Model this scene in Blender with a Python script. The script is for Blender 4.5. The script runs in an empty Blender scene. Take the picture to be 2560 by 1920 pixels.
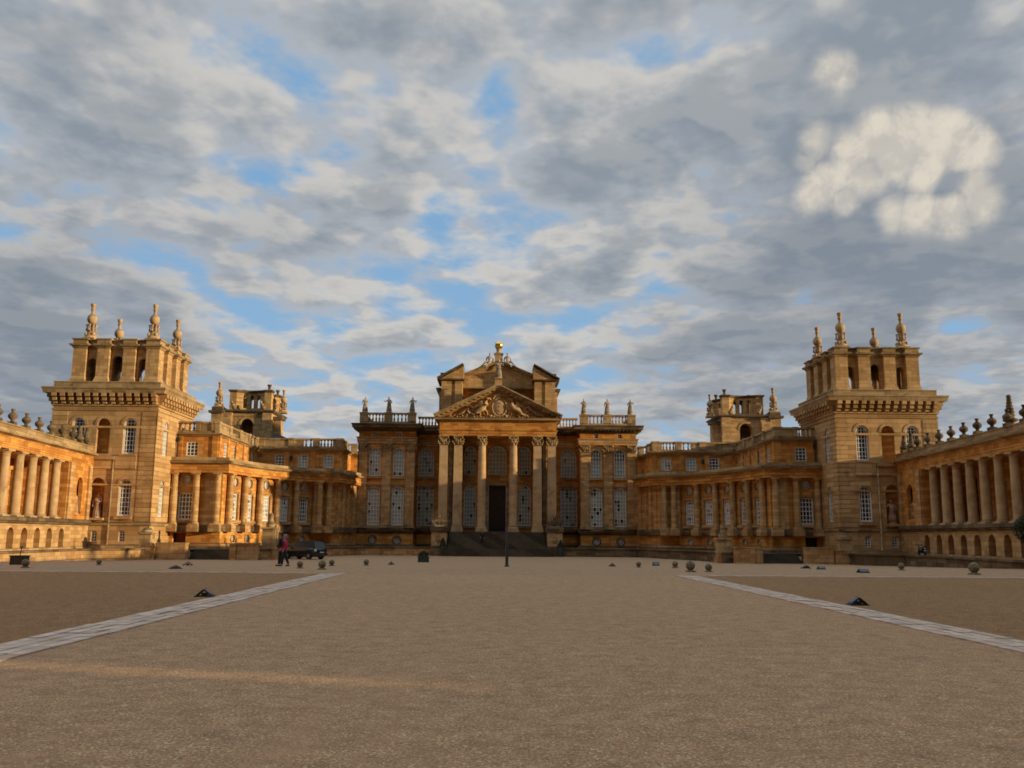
import bpy, math, random
from math import sin, cos, pi, radians, sqrt, atan2
from mathutils import Matrix, Vector
random.seed(7)
sc = bpy.context.scene
COL = sc.collection
AX = 0.3                      # the palace's axis of symmetry stands at X = 0.3

# =====================================================================  MATERIALS
def new_mat(name):
    m = bpy.data.materials.new(name); m.use_nodes = True
    nt = m.node_tree
    return m, nt, nt.nodes['Principled BSDF']

def nd(nt, typ, **kw):
    n = nt.nodes.new(typ)
    for k, v in kw.items():
        if k.startswith('i_'):
            n.inputs[k[2:].replace('_', ' ')].default_value = v
        else:
            setattr(n, k, v)
    return n

def mixc(nt, fac, a, b, mode='MIX'):
    n = nt.nodes.new('ShaderNodeMix'); n.data_type = 'RGBA'; n.blend_type = mode
    for sock, v in ((0, fac), (6, a), (7, b)):
        if hasattr(v, 'is_linked') or isinstance(v, bpy.types.NodeSocket): nt.links.new(v, n.inputs[sock])
        else: n.inputs[sock].default_value = v if sock == 0 else (*v, 1)
    return n.outputs[2]

def mth(nt, op, a, b=None, c=None, clamp=False):
    n = nt.nodes.new('ShaderNodeMath'); n.operation = op; n.use_clamp = clamp
    for i, v in enumerate((a, b, c)):
        if v is None: continue
        if isinstance(v, bpy.types.NodeSocket): nt.links.new(v, n.inputs[i])
        else: n.inputs[i].default_value = v
    return n.outputs[0]

def ramp(nt, src, a, b, lo=0.0, hi=1.0, smooth=True):
    n = nt.nodes.new('ShaderNodeMapRange'); n.clamp = True
    if smooth: n.interpolation_type = 'SMOOTHSTEP'
    nt.links.new(src, n.inputs[0])
    n.inputs[1].default_value = a; n.inputs[2].default_value = b
    n.inputs[3].default_value = lo; n.inputs[4].default_value = hi
    return n.outputs[0]

def noise(nt, vec, scale, detail=4.0, rough=0.55, dist=0.0):
    n = nt.nodes.new('ShaderNodeTexNoise')
    n.inputs['Scale'].default_value = scale; n.inputs['Detail'].default_value = detail
    n.inputs['Roughness'].default_value = rough; n.inputs['Distortion'].default_value = dist
    nt.links.new(vec, n.inputs['Vector'])
    return n.outputs[0]

def vmath(nt, op, a, b):
    n = nt.nodes.new('ShaderNodeVectorMath'); n.operation = op
    for i, v in enumerate((a, b)):
        if isinstance(v, bpy.types.NodeSocket): nt.links.new(v, n.inputs[i])
        else: n.inputs[i].default_value = v
    return n.outputs[0]

def stone(name, c1, c2, grime, row=0.36, bw=0.95, mortar=0.012, stain=0.55, top=0.75, joint=0.55, bump=0.4, joints_only_h=False):
    m, nt, bs = new_mat(name)
    g = nd(nt, 'ShaderNodeNewGeometry'); pos = g.outputs['Position']
    sep = nd(nt, 'ShaderNodeSeparateXYZ'); nt.links.new(pos, sep.inputs[0])
    xy = mth(nt, 'ADD', sep.outputs[0], sep.outputs[1])
    cmb = nd(nt, 'ShaderNodeCombineXYZ'); nt.links.new(xy, cmb.inputs[0]); nt.links.new(sep.outputs[2], cmb.inputs[1])
    br = nd(nt, 'ShaderNodeTexBrick'); nt.links.new(cmb.outputs[0], br.inputs['Vector'])
    br.inputs['Scale'].default_value = 1.0
    br.inputs['Brick Width'].default_value = bw; br.inputs['Row Height'].default_value = row
    br.inputs['Mortar Size'].default_value = mortar; br.inputs['Mortar Smooth'].default_value = 0.2
    br.inputs['Color1'].default_value = (0, 0, 0, 1); br.inputs['Color2'].default_value = (1, 1, 1, 1)
    br.inputs['Mortar'].default_value = (0.5, 0.5, 0.5, 1)
    n1 = noise(nt, pos, 0.28, 5, 0.6)
    blk = mth(nt, 'MULTIPLY', br.outputs['Color'], 0.55)
    f = mth(nt, 'ADD', mth(nt, 'MULTIPLY', n1, 0.9), mth(nt, 'SUBTRACT', blk, 0.22))
    base = mixc(nt, ramp(nt, f, 0.15, 0.85), c1, c2)
    # vertical weather streaks and blotches
    mp = nd(nt, 'ShaderNodeMapping'); nt.links.new(pos, mp.inputs[0]); mp.inputs['Scale'].default_value = (1.6, 1.6, 0.28)
    st = noise(nt, mp.outputs[0], 1.0, 6, 0.68)
    base = mixc(nt, ramp(nt, st, 0.5, 0.78, 0, stain), base, grime)
    pale = noise(nt, pos, 1.7, 5, 0.6)
    base = mixc(nt, ramp(nt, pale, 0.56, 0.8, 0, 0.35), base, tuple(min(1, x * 1.35 + 0.05) for x in c2))
    # lichen and soot on every ledge that faces up
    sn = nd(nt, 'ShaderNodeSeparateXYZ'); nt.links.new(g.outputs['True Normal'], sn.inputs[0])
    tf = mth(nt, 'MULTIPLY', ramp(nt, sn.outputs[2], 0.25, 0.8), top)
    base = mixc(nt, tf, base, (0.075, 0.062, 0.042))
    base = mixc(nt, mth(nt, 'MULTIPLY', br.outputs['Fac'], joint), base, tuple(x * 0.42 for x in grime))
    if mortar:
        base = mixc(nt, 1.0, base, mixc(nt, br.outputs['Color'], (0.86, 0.85, 0.84), (1.10, 1.10, 1.10)), 'MULTIPLY')
    big = noise(nt, pos, 0.9, 6, 0.7, 0.5)
    base = mixc(nt, ramp(nt, big, 0.30, 0.48, 0.45, 0.0), base, tuple(x * 0.8 for x in grime))
    nt.links.new(base, bs.inputs['Base Color'])
    bs.inputs['Roughness'].default_value = 0.9
    bs.inputs['Specular IOR Level'].default_value = 0.15
    fine = noise(nt, pos, 9.0, 6, 0.7)
    h = mth(nt, 'SUBTRACT', mth(nt, 'ADD', mth(nt, 'MULTIPLY', fine, 0.5), st), mth(nt, 'MULTIPLY', br.outputs['Fac'], 1.2))
    bp = nd(nt, 'ShaderNodeBump'); bp.inputs['Strength'].default_value = bump; bp.inputs['Distance'].default_value = 0.06
    nt.links.new(h, bp.inputs['Height']); nt.links.new(bp.outputs[0], bs.inputs['Normal'])
    return m

M = {}
M['orange'] = stone('stone_orange', (0.54, 0.215, 0.045), (0.66, 0.335, 0.09), (0.2, 0.1, 0.04))
M['buff'] = stone('stone_buff', (0.46, 0.27, 0.11), (0.56, 0.36, 0.165), (0.17, 0.105, 0.055))
M['tower'] = stone('stone_tower', (0.46, 0.27, 0.11), (0.57, 0.365, 0.17), (0.17, 0.105, 0.05), row=0.46, bw=2.2, mortar=0.018, joint=0.5, bump=0.5)
M['pale'] = stone('stone_pale', (0.46, 0.295, 0.145), (0.54, 0.375, 0.205), (0.15, 0.11, 0.07), mortar=0.0, joint=0, stain=0.7, top=0.5)
M['trim'] = stone('stone_trim', (0.33, 0.215, 0.1), (0.46, 0.32, 0.165), (0.09, 0.065, 0.04), mortar=0.006, bw=1.4, stain=0.8, top=0.9)
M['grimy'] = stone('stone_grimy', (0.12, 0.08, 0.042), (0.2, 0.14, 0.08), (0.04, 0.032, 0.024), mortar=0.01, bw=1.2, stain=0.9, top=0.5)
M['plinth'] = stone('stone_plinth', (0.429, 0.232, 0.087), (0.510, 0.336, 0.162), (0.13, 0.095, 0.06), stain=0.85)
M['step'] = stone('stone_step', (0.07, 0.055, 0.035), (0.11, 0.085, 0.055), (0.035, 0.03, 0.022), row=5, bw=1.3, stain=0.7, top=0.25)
M['statue'] = stone('statue_stone', (0.42, 0.34, 0.25), (0.52, 0.44, 0.34), (0.16, 0.14, 0.11), mortar=0, joint=0, stain=0.6, top=0.3)
M['statue_pink'] = stone('statue_stone_pink', (0.46, 0.30, 0.20), (0.54, 0.38, 0.27), (0.2, 0.14, 0.1), mortar=0, joint=0, stain=0.4, top=0.3)  # pinker, less stained tone for the niche statues

def simple(name, col, rough=0.6, metal=0.0, spec=0.5, var=0.0, vscale=4.0):
    m, nt, bs = new_mat(name)
    bs.inputs['Roughness'].default_value = rough; bs.inputs['Metallic'].default_value = metal
    bs.inputs['Specular IOR Level'].default_value = spec
    if var:
        g = nd(nt, 'ShaderNodeNewGeometry')
        n = noise(nt, g.outputs['Position'], vscale, 5, 0.6)
        c = mixc(nt, ramp(nt, n, 0.3, 0.7), tuple(x * (1 - var) for x in col), tuple(min(1, x * (1 + var)) for x in col))
        nt.links.new(c, bs.inputs['Base Color'])
    else:
        bs.inputs['Base Color'].default_value = (*col, 1)
    return m
M['white'] = simple('white_paint', (0.80, 0.80, 0.77), 0.5, var=0.12, vscale=3)
M['door'] = simple('dark_oak', (0.035, 0.018, 0.012), 0.55, var=0.35, vscale=5)
M['lead'] = simple('lead_roof', (0.16, 0.17, 0.18), 0.6, var=0.25)
M['gilt'] = simple('gilded_copper', (0.85, 0.55, 0.14), 0.32, metal=1.0, var=0.08)
M['bronze'] = simple('trophy_gilt_stone', (0.42, 0.27, 0.12), 0.55, metal=0.35, var=0.35, vscale=6)
M['iron'] = simple('dark_iron', (0.02, 0.024, 0.022), 0.5, var=0.2)
M['blackbox'] = simple('lamp_housing', (0.03, 0.033, 0.036), 0.7, spec=0.2, var=0.3, vscale=14)
M['lampglass'] = simple('lamp_lens', (0.09, 0.105, 0.12), 0.6, spec=0.25, var=0.3, vscale=9)
M['dark'] = simple('dark_interior', (0.018, 0.013, 0.010), 0.9)
M['redlit'] = simple('red_lit_recess', (0.30, 0.08, 0.03), 0.8, var=0.2)  # red light in the left wing's low opening, put into the colour
M['ballstone'] = simple('bollard_stone', (0.17, 0.145, 0.09), 0.9, spec=0.1, var=0.4, vscale=9)
M['skin'] = simple('skin', (0.46, 0.26, 0.18), 0.6)
M['hair_dark'] = simple('hair_brown', (0.035, 0.02, 0.012), 0.7)
M['hair_grey'] = simple('hair_grey', (0.24, 0.21, 0.19), 0.7)
M['navy'] = simple('navy_cloth', (0.012, 0.011, 0.018), 0.9, var=0.3, vscale=12)
M['pink'] = simple('pink_jacket', (0.42, 0.015, 0.07), 0.75, var=0.25, vscale=10)
M['trouser'] = simple('dark_denim', (0.014, 0.017, 0.026), 0.9, var=0.3, vscale=12)
M['shoe'] = simple('black_shoe', (0.01, 0.01, 0.01), 0.5)
M['carpaint'] = simple('dark_blue_paint', (0.008, 0.013, 0.022), 0.22, metal=0.0, spec=0.6)
M['carglass'] = simple('tinted_car_glass', (0.03, 0.045, 0.045), 0.12, spec=0.35)
M['rubber'] = simple('tyre_rubber', (0.012, 0.012, 0.012), 0.85)
M['rim'] = simple('wheel_alloy', (0.25, 0.25, 0.26), 0.4, metal=0.6)
M['taillight'] = simple('tail_lamp_red', (0.35, 0.02, 0.015), 0.2)
M['silver'] = simple('number_plate_silver', (0.6, 0.6, 0.55), 0.3)
M['leaf'] = simple('bay_leaf', (0.022, 0.042, 0.012), 0.6, var=0.6, vscale=5)
M['bark'] = simple('bark', (0.06, 0.045, 0.03), 0.9, var=0.3)
M['planter'] = simple('planter_green', (0.025, 0.05, 0.045), 0.7, var=0.4)

def pane_mat(name, blind, dark, pd, cw, ch, half=None, gloss=0.07, spec=0.6):
    """glazing seen pane by pane: pd = share of panes with the dark room behind them"""
    m, nt, bs = new_mat(name)
    tc = nd(nt, 'ShaderNodeTexCoord'); oi = nd(nt, 'ShaderNodeObjectInfo')
    s = nd(nt, 'ShaderNodeSeparateXYZ'); nt.links.new(tc.outputs['Object'], s.inputs[0])
    cx = mth(nt, 'FLOOR', mth(nt, 'DIVIDE', mth(nt, 'ADD', s.outputs[0], 10 * cw), cw))
    cz = mth(nt, 'FLOOR', mth(nt, 'DIVIDE', s.outputs[2], ch))
    c = nd(nt, 'ShaderNodeCombineXYZ'); nt.links.new(cx, c.inputs[0]); nt.links.new(cz, c.inputs[1])
    nt.links.new(mth(nt, 'MULTIPLY', oi.outputs['Random'], 57.0), c.inputs[2])
    w = nd(nt, 'ShaderNodeTexWhiteNoise'); w.noise_dimensions = '3D'; nt.links.new(c.outputs[0], w.inputs['Vector'])
    isd = mth(nt, 'LESS_THAN', w.outputs[0], pd)
    w2 = nd(nt, 'ShaderNodeTexWhiteNoise'); w2.noise_dimensions = '3D'
    nt.links.new(vmath(nt, 'ADD', c.outputs[0], (31.7, 11.1, 3.3)), w2.inputs['Vector'])
    b = mixc(nt, w2.outputs[0], tuple(x * 0.78 for x in blind), blind)
    g = nd(nt, 'ShaderNodeNewGeometry')
    b = mixc(nt, ramp(nt, noise(nt, g.outputs['Position'], 0.9, 4), 0.35, 0.75, 0, 0.45), b, tuple(x * 0.55 for x in blind))
    if half is not None:
        up = mth(nt, 'GREATER_THAN', s.outputs[2], half)
        b = mixc(nt, up, b, tuple(x * 0.35 for x in blind))
        isd = mth(nt, 'MULTIPLY', isd, up)
    b = mixc(nt, isd, b, dark)
    nt.links.new(b, bs.inputs['Base Color'])
    bs.inputs['Roughness'].default_value = gloss; bs.inputs['Specular IOR Level'].default_value = spec
    # old crown glass: every pane leans a little differently
    bp = nd(nt, 'ShaderNodeBump'); bp.inputs['Strength'].default_value = 0.12; bp.inputs['Distance'].default_value = 0.3
    nt.links.new(noise(nt, g.outputs['Position'], 1.6, 2), bp.inputs['Height']); nt.links.new(bp.outputs[0], bs.inputs['Normal'])
    return m
M['pane_blind'] = pane_mat('glass_pale_blind', (0.44, 0.48, 0.43), (0.02, 0.02, 0.022), 0.10, 0.375, 0.5)
M['pane_half'] = pane_mat('glass_half_blind', (0.38, 0.46, 0.42), (0.03, 0.03, 0.035), 0.12, 0.375, 0.5, half=2.05)
M['pane_dark'] = pane_mat('glass_dark_room', (0.035, 0.045, 0.06), (0.015, 0.018, 0.024), 0.4, 0.33, 0.46)
M['pane_curtain'] = pane_mat('glass_white_blind', (0.62, 0.60, 0.55), (0.12, 0.10, 0.09), 0.25, 0.37, 0.47)

# =====================================================================  MESH BUILDER
SKEW = [None]
def skx(x, y):      # the colonnades are not quite square to the court: they splay outwards towards the towers
    return x + (max(y, 56.0) - 79.0) * SKEW[0] - .15 if SKEW[0] else x

class MB:
    def __init__(s): s.v = []; s.f = []; s.sm = []
    def add(s, vs, fs, smooth=False):
        o = len(s.v); s.v += [tuple(p) for p in vs]
        s.f += [tuple(o + i for i in f) for f in fs]; s.sm += [smooth] * len(fs)
    def quad(s, a, b, c, d): s.add([a, b, c, d], [(0, 1, 2, 3)])
    def box(s, x0, x1, y0, y1, z0, z1):
        s.fbox(lambda u, n, z: (u, n, z), x0, x1, y0, y1, z0, z1)
    def fbox(s, F, u0, u1, n0, n1, z0, z1, seg=1, taper=0.0):
        """box in a wall frame; for a curved wall cut in seg pieces along u"""
        for k in range(seg):
            a = u0 + (u1 - u0) * k / seg; b = u0 + (u1 - u0) * (k + 1) / seg
            t = taper
            P = [F(a, n0, z0), F(b, n0, z0), F(b, n1, z0), F(a, n1, z0),
                 F(a + t, n0, z1), F(b - t, n0, z1), F(b - t, n1 - t, z1), F(a + t, n1 - t, z1)]
            fs = [(0, 1, 2, 3), (4, 7, 6, 5), (0, 4, 5, 1), (2, 6, 7, 3)]
            if k == 0: fs.append((0, 3, 7, 4))
            if k == seg - 1: fs.append((1, 5, 6, 2))
            s.add(P, fs)
    def lathe(s, cx, cy, prof, n=16, smooth=True, sx=1, sy=1, cap=True):
        vs = []; fs = []
        for r, z in prof:
            for k in range(n):
                a = 2 * pi * k / n; vs.append((cx + r * cos(a) * sx, cy + r * sin(a) * sy, z))
        for j in range(len(prof) - 1):
            for k in range(n):
                k2 = (k + 1) % n; fs.append((j * n + k, j * n + k2, (j + 1) * n + k2, (j + 1) * n + k))
        s.add(vs, fs, smooth)
        if cap:
            m = (len(prof) - 1) * n
            s.add(vs[:n], [tuple(range(n))[::-1]]); s.add(vs[m:], [tuple(range(n))])
    def ball(s, c, r, n=12, m=8, rz=None, ry=None, rot=0.0):
        rz = rz or r; ry = ry or r; vs = []; fs = []
        for j in range(m + 1):
            t = pi * j / m
            for k in range(n):
                a = 2 * pi * k / n
                x, y, z = r * sin(t) * cos(a), ry * sin(t) * sin(a), rz * cos(t)
                if rot: x, z = x * cos(rot) - z * sin(rot), x * sin(rot) + z * cos(rot)
                vs.append((c[0] + x, c[1] + y, c[2] + z))
        for j in range(m):
            for k in range(n):
                k2 = (k + 1) % n; fs.append((j * n + k, (j + 1) * n + k, (j + 1) * n + k2, j * n + k2))
        s.add(vs, fs, True)
    def tube(s, pts, rad, n=8):
        pts = [Vector(p) for p in pts]
        if not isinstance(rad, (list, tuple)): rad = [rad] * len(pts)
        vs = []; fs = []
        for i, p in enumerate(pts):
            t = (pts[min(i + 1, len(pts) - 1)] - pts[max(i - 1, 0)]).normalized()
            ref = Vector((0, 0, 1)) if abs(t.z) < 0.9 else Vector((1, 0, 0))
            a = t.cross(ref).normalized(); b = t.cross(a).normalized()
            for k in range(n):
                q = p + (a * cos(2 * pi * k / n) + b * sin(2 * pi * k / n)) * rad[i]; vs.append(tuple(q))
        for i in range(len(pts) - 1):
            for k in range(n):
                k2 = (k + 1) % n; fs.append((i * n + k, i * n + k2, (i + 1) * n + k2, (i + 1) * n + k))
        fs.append(tuple(range(n))); fs.append(tuple(range((len(pts) - 1) * n, len(pts) * n)))
        s.add(vs, fs, True)
    def sweep(s, path, prof, back=-0.3, closed=False):
        """extrude a moulding profile (n outward, z) along a plan path with mitred corners"""
        N = len(path); rings = []
        for i in range(N):
            def nrm(a, b):
                dx, dy = b[0] - a[0], b[1] - a[1]; L = math.hypot(dx, dy) or 1; return (dy / L, -dx / L)
            ns = []
            if closed or i > 0: ns.append(nrm(path[i - 1], path[i]))
            if closed or i < N - 1: ns.append(nrm(path[i], path[(i + 1) % N]))
            if len(ns) == 1: mx, my = ns[0]
            else:
                d = 1 + ns[0][0] * ns[1][0] + ns[0][1] * ns[1][1]; d = max(d, 0.3)
                mx, my = (ns[0][0] + ns[1][0]) / d, (ns[0][1] + ns[1][1]) / d
            ring = [(path[i][0] + mx * n, path[i][1] + my * n, z) for n, z in prof]
            ring = [(path[i][0] + mx * back, path[i][1] + my * back, prof[0][1])] + ring + [(path[i][0] + mx * back, path[i][1] + my * back, prof[-1][1])]
            rings.append(ring)
        R = len(rings[0])
        vs = [p for r in rings for p in r]; fs = []
        for i in range(N if closed else N - 1):
            i2 = (i + 1) % N
            for j in range(R - 1): fs.append((i * R + j, i2 * R + j, i2 * R + j + 1, i * R + j + 1))
        if not closed:
            fs.append(tuple(range(R))); fs.append(tuple(range((N - 1) * R, N * R))[::-1])
        s.add(vs, fs)
    def wall(s, F, u0, u1, z0, z1, ops=(), reveal=0.35, seg=1):
        """wall sheet with real openings. op = (uc, w, z0, z1, kind) kind: 0 flat, 1 round arch, 2 oculus, 3 segmental"""
        N = 10
        def prof(op, u):
            uc, w, a, b, k = op; r = w / 2; t = max(-1, min(1, (u - uc) / r))
            if k == 1: return a, b - r + r * sqrt(max(0, 1 - t * t))
            if k == 2: return (a + b) / 2 - (b - a) / 2 * sqrt(max(0, 1 - t * t)), (a + b) / 2 + (b - a) / 2 * sqrt(max(0, 1 - t * t))
            if k == 3: return a, b - 0.22 * w * t * t
            return a, b
        br = {round(u0 + (u1 - u0) * k / seg, 5) for k in range(seg + 1)}
        for op in ops:
            uc, w, a, b, k = op
            if k: br |= {round(uc - w / 2 * cos(pi * i / N), 5) for i in range(N + 1)}
            else: br |= {round(uc - w / 2, 5), round(uc + w / 2, 5)}
        br = sorted(x for x in br if u0 - 1e-4 <= x <= u1 + 1e-4)
        for a, b in zip(br, br[1:]):
            if b - a < 1e-5: continue
            cov = []
            for op in ops:
                if op[0] - op[1] / 2 <= a + 1e-4 and op[0] + op[1] / 2 >= b - 1e-4:
                    cov.append((prof(op, a), prof(op, b)))
            cov.sort(key=lambda c: c[0][0] + c[1][0])
            la, lb = z0, z0
            for (a0, a1), (b0, b1) in cov:
                if a0 > la + 1e-5 or b0 > lb + 1e-5: s.quad(F(a, 0, la), F(b, 0, lb), F(b, 0, b0), F(a, 0, a0))
                la, lb = a1, b1
            s.quad(F(a, 0, la), F(b, 0, lb), F(b, 0, z1), F(a, 0, z1))
        for op in ops:
            uc, w, a, b, k = op
            us = [uc - w / 2 * cos(pi * i / N) for i in range(N + 1)] if k else [uc - w / 2, uc + w / 2]
            cont = [(u, prof(op, u)[0]) for u in us] + [(u, prof(op, u)[1]) for u in reversed(us)]
            for (ua, za), (ub, zb) in zip(cont, cont[1:] + cont[:1]):
                if abs(ua - ub) + abs(za - zb) < 1e-6: continue
                s.quad(F(ua, 0, za), F(ub, 0, zb), F(ub, -reveal, zb), F(ua, -reveal, za))
    def arch_trim(s, F, uc, w, zs, t=0.18, n=0.08, full=False, N=14):
        """raised band round an arch head (or a whole oculus)"""
        r = w / 2; a0, a1 = (0, pi) if not full else (0, 2 * pi); N = N if not full else 24
        for k in range(N):
            p, q = a0 + (a1 - a0) * k / N, a0 + (a1 - a0) * (k + 1) / N
            P = []
            for nn in (0.0, n):
                for ang, rr in ((p, r), (q, r), (q, r + t), (p, r + t)):
                    P.append(F(uc + rr * cos(ang), nn, zs + rr * sin(ang)))
            s.add(P, [(4, 5, 6, 7), (0, 1, 5, 4), (2, 3, 7, 6)])
    def mesh(s, name, side=1, ax=0.0, sharp=None):
        me = bpy.data.meshes.new(name)
        if SKEW[0] and ax: s.v = [(skx(x, y), y, z) for x, y, z in s.v]
        if side == 1: vs, fs = [(x + ax, y, z) for x, y, z in s.v], s.f
        else: vs, fs = [(ax - x, y, z) for x, y, z in s.v], [f[::-1] for f in s.f]
        me.from_pydata(vs, [], fs)
        me.polygons.foreach_set('use_smooth', s.sm)
        me.update()
        return me

def frame(ax_, ay, bx, by):
    """straight wall frame from A to B; n is outward (to the right of A->B)"""
    L = math.hypot(bx - ax_, by - ay); ux, uy = (bx - ax_) / L, (by - ay) / L
    F = lambda u, n, z: (ax_ + ux * u + uy * n, ay + uy * u - ux * n, z)
    F.L = L; F.ang = lambda u: atan2(uy, ux)
    return F

def arcframe(cx, cy, R, t0, t1):
    """concave wall: points C + R*(cos t, sin t), t going t0 -> t1, outward normal towards the centre"""
    L = R * abs(t1 - t0); sg = 1 if t1 > t0 else -1
    def F(u, n, z):
        t = t0 + sg * u / R
        return (cx + (R - n) * cos(t), cy + (R - n) * sin(t), z)
    F.L = L; F.ang = lambda u: t0 + sg * u / R + sg * pi / 2
    return F

# =====================================================================  OBJECT HELPERS
def tag(o, label=None, cat=None, group=None, kind=None):
    if label: o['label'] = label
    if cat: o['category'] = cat
    if group: o['group'] = group
    if kind: o['kind'] = kind
    return o

def thing(name, loc, label, cat, group=None, rz=0.0):
    o = bpy.data.objects.new(name, None); COL.objects.link(o)
    o.empty_display_size = 0.3
    o.location = loc; o.rotation_euler = (0, 0, rz)
    return tag(o, label, cat, group)

def rootmat(o): return Matrix.Translation(o.location) @ Matrix.Rotation(o.rotation_euler[2], 4, 'Z')

def part(name, me, mat, parent=None, loc=None, rz=0.0, world=True, label=None):
    """world=True: the mesh (or loc) is given in world coordinates although it is parented"""
    if isinstance(me, MB): me = me.mesh(name)
    o = bpy.data.objects.new(name, me); COL.objects.link(o)
    if mat is not None and not me.materials: me.materials.append(M[mat] if isinstance(mat, str) else mat)
    if parent is not None:
        o.parent = parent
        if world: o.matrix_parent_inverse = rootmat(parent).inverted()
    if loc is not None: o.location = loc
    o.rotation_euler = (0, 0, rz)
    if label: o['label'] = label
    return o

def flush(mb, name, mat, root, s):
    if mb.v: part(name, mb.mesh(name, s, AX), mat, root)
    mb.v, mb.f, mb.sm = [], [], []

def wp(p, side):             # canonical (right-hand) point -> world
    return (AX + side * skx(p[0], p[1]), p[1], p[2])

CACHE = {}
def window_mesh(w, h, kind, cols, rows, bar, fr):
    key = (w, h, kind, cols, rows, bar, fr)
    if key in CACHE: return CACHE[key]
    f = MB(); g = MB(); r = w / 2; N = 10
    def top(u):
        t = max(-1, min(1, u / r))
        if kind == 1: return h - r + r * sqrt(max(0, 1 - t * t))
        if kind == 3: return h - 0.22 * w * t * t
        if kind == 2: return h / 2 + h / 2 * sqrt(max(0, 1 - t * t))
        return h
    def bot(u):
        if kind == 2: return h / 2 - h / 2 * sqrt(max(0, 1 - (u / r) ** 2))
        return 0.0
    us = [-r * cos(pi * i / N) for i in range(N + 1)] if kind else [-r, r]
    cont = [(u, bot(u)) for u in us] + [(u, top(u)) for u in reversed(us)]
    g.add([(u, 0.03, z) for u, z in cont], [tuple(range(len(cont)))])
    cz = h / 2
    k = 1 - fr / r
    inner = [(u * k, cz + (z - cz) * (1 - fr / cz)) for u, z in cont]
    for i in range(len(cont)):
        j = (i + 1) % len(cont)
        a, b, c, d = cont[i], cont[j], inner[j], inner[i]
        f.add([(a[0], -0.05, a[1]), (b[0], -0.05, b[1]), (c[0], -0.05, c[1]), (d[0], -0.05, d[1]),
               (c[0], 0.03, c[1]), (d[0], 0.03, d[1])], [(0, 1, 2, 3), (3, 2, 4, 5)])
    if kind == 2:
        for q in range(4):
            a = pi * q / 4
            dx, dz = cos(a), sin(a)
            P = [(dx * r * 0.95 * s1 + -dz * bar / 2 * s2, y, h / 2 + dz * h / 2 * 0.95 * s1 + dx * bar / 2 * s2) for y in (-0.03, 0.02) for s1, s2 in ((-1, -1), (1, -1), (1, 1), (-1, 1))]
            f.add(P, [(0, 1, 2, 3), (0, 4, 5, 1), (2, 6, 7, 3)])
        f.arch_trim(lambda u, n, z: (u, -n - 0.02, z), 0, w * 0.42, h / 2, bar, 0.02, full=True)
    else:
        for c in range(1, cols):
            u = -r + w * c / cols
            f.box(u - bar / 2, u + bar / 2, -0.035, 0.028, 0.0, top(u) - 0.01)
        for q in range(1, rows):
            z = h * q / rows
            if kind == 1 and z > h - r:
                hw = sqrt(max(0, r * r - (z - (h - r)) ** 2))
            else: hw = r
            if hw > 0.1: f.box(-hw + 0.01, hw - 0.01, -0.031, 0.026, z - bar / 2, z + bar / 2)
    res = (f.mesh('window'), g.mesh('pane'))
    res[0].materials.append(M['white'])
    CACHE[key] = res
    return res

def window(parent, F, side, u, z, w, h, kind=0, cols=4, rows=6, glass='pane_dark', depth=0.22, bar=0.058, fr=0.09, label=None, name='window'):
    fm, gm = window_mesh(w, h, kind, cols, rows, bar, fr)
    p = F(u, -depth, z); ang = F.ang(u)
    o = part(name, fm, None, parent, wp(p, side), ang * side if side == 1 else -ang, label=label)
    gk = (gm.name, glass)
    if gk not in CACHE:
        g2 = gm.copy(); g2.materials.clear(); g2.materials.append(M[glass]); CACHE[gk] = g2
    q = part('pane', CACHE[gk], None, o, world=False)
    return o

def capital_mesh(r, h, square=False):
    """Corinthian capital: flared bell, two rows of curling leaves, corner volutes, abacus"""
    m = MB(); n = 16
    sx = 1.0
    if not square:
        m.lathe(0, 0, [(r * .92, 0), (r * .95, h * .1), (r * .9, h * .15), (r * .95, h * .6), (r * 1.25, h * .88)], n)
    else:
        m.lathe(0, 0, [(r * 1.22, 0), (r * 1.3, h * .1), (r * 1.22, h * .15), (r * 1.25, h * .6), (r * 1.6, h * .88)], 4, smooth=False)
        m.v = [((x * cos(pi / 4) - y * sin(pi / 4)), (x * sin(pi / 4) + y * cos(pi / 4)), z) for x, y, z in m.v]
    for row, (zb, zh, nn) in enumerate(((0.08, 0.36, 8), (0.34, 0.36, 8))):
        for k in range(nn):
            a = 2 * pi * (k + row * 0.5) / nn
            rr = r * (1.0 if not square else 1.05 / max(abs(cos(a)), abs(sin(a))))
            for j in range(3):
                z = h * (zb + zh * (j + .5) / 3); out = rr * (1.02 + 0.1 * j + (0.14 if j == 2 else 0))
                m.ball((out * cos(a), out * sin(a), z), r * (0.20 - .02 * j), 6, 4, rz=h * 0.09)
    for k in range(4):
        a = pi / 4 + k * pi / 2
        m.ball((r * 1.5 * cos(a), r * 1.5 * sin(a), h * .8), r * .24, 8, 6, rz=h * .12)
    e = r * 1.38
    m.box(-e, e, -e, e, h * .88, h)
    return m

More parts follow.
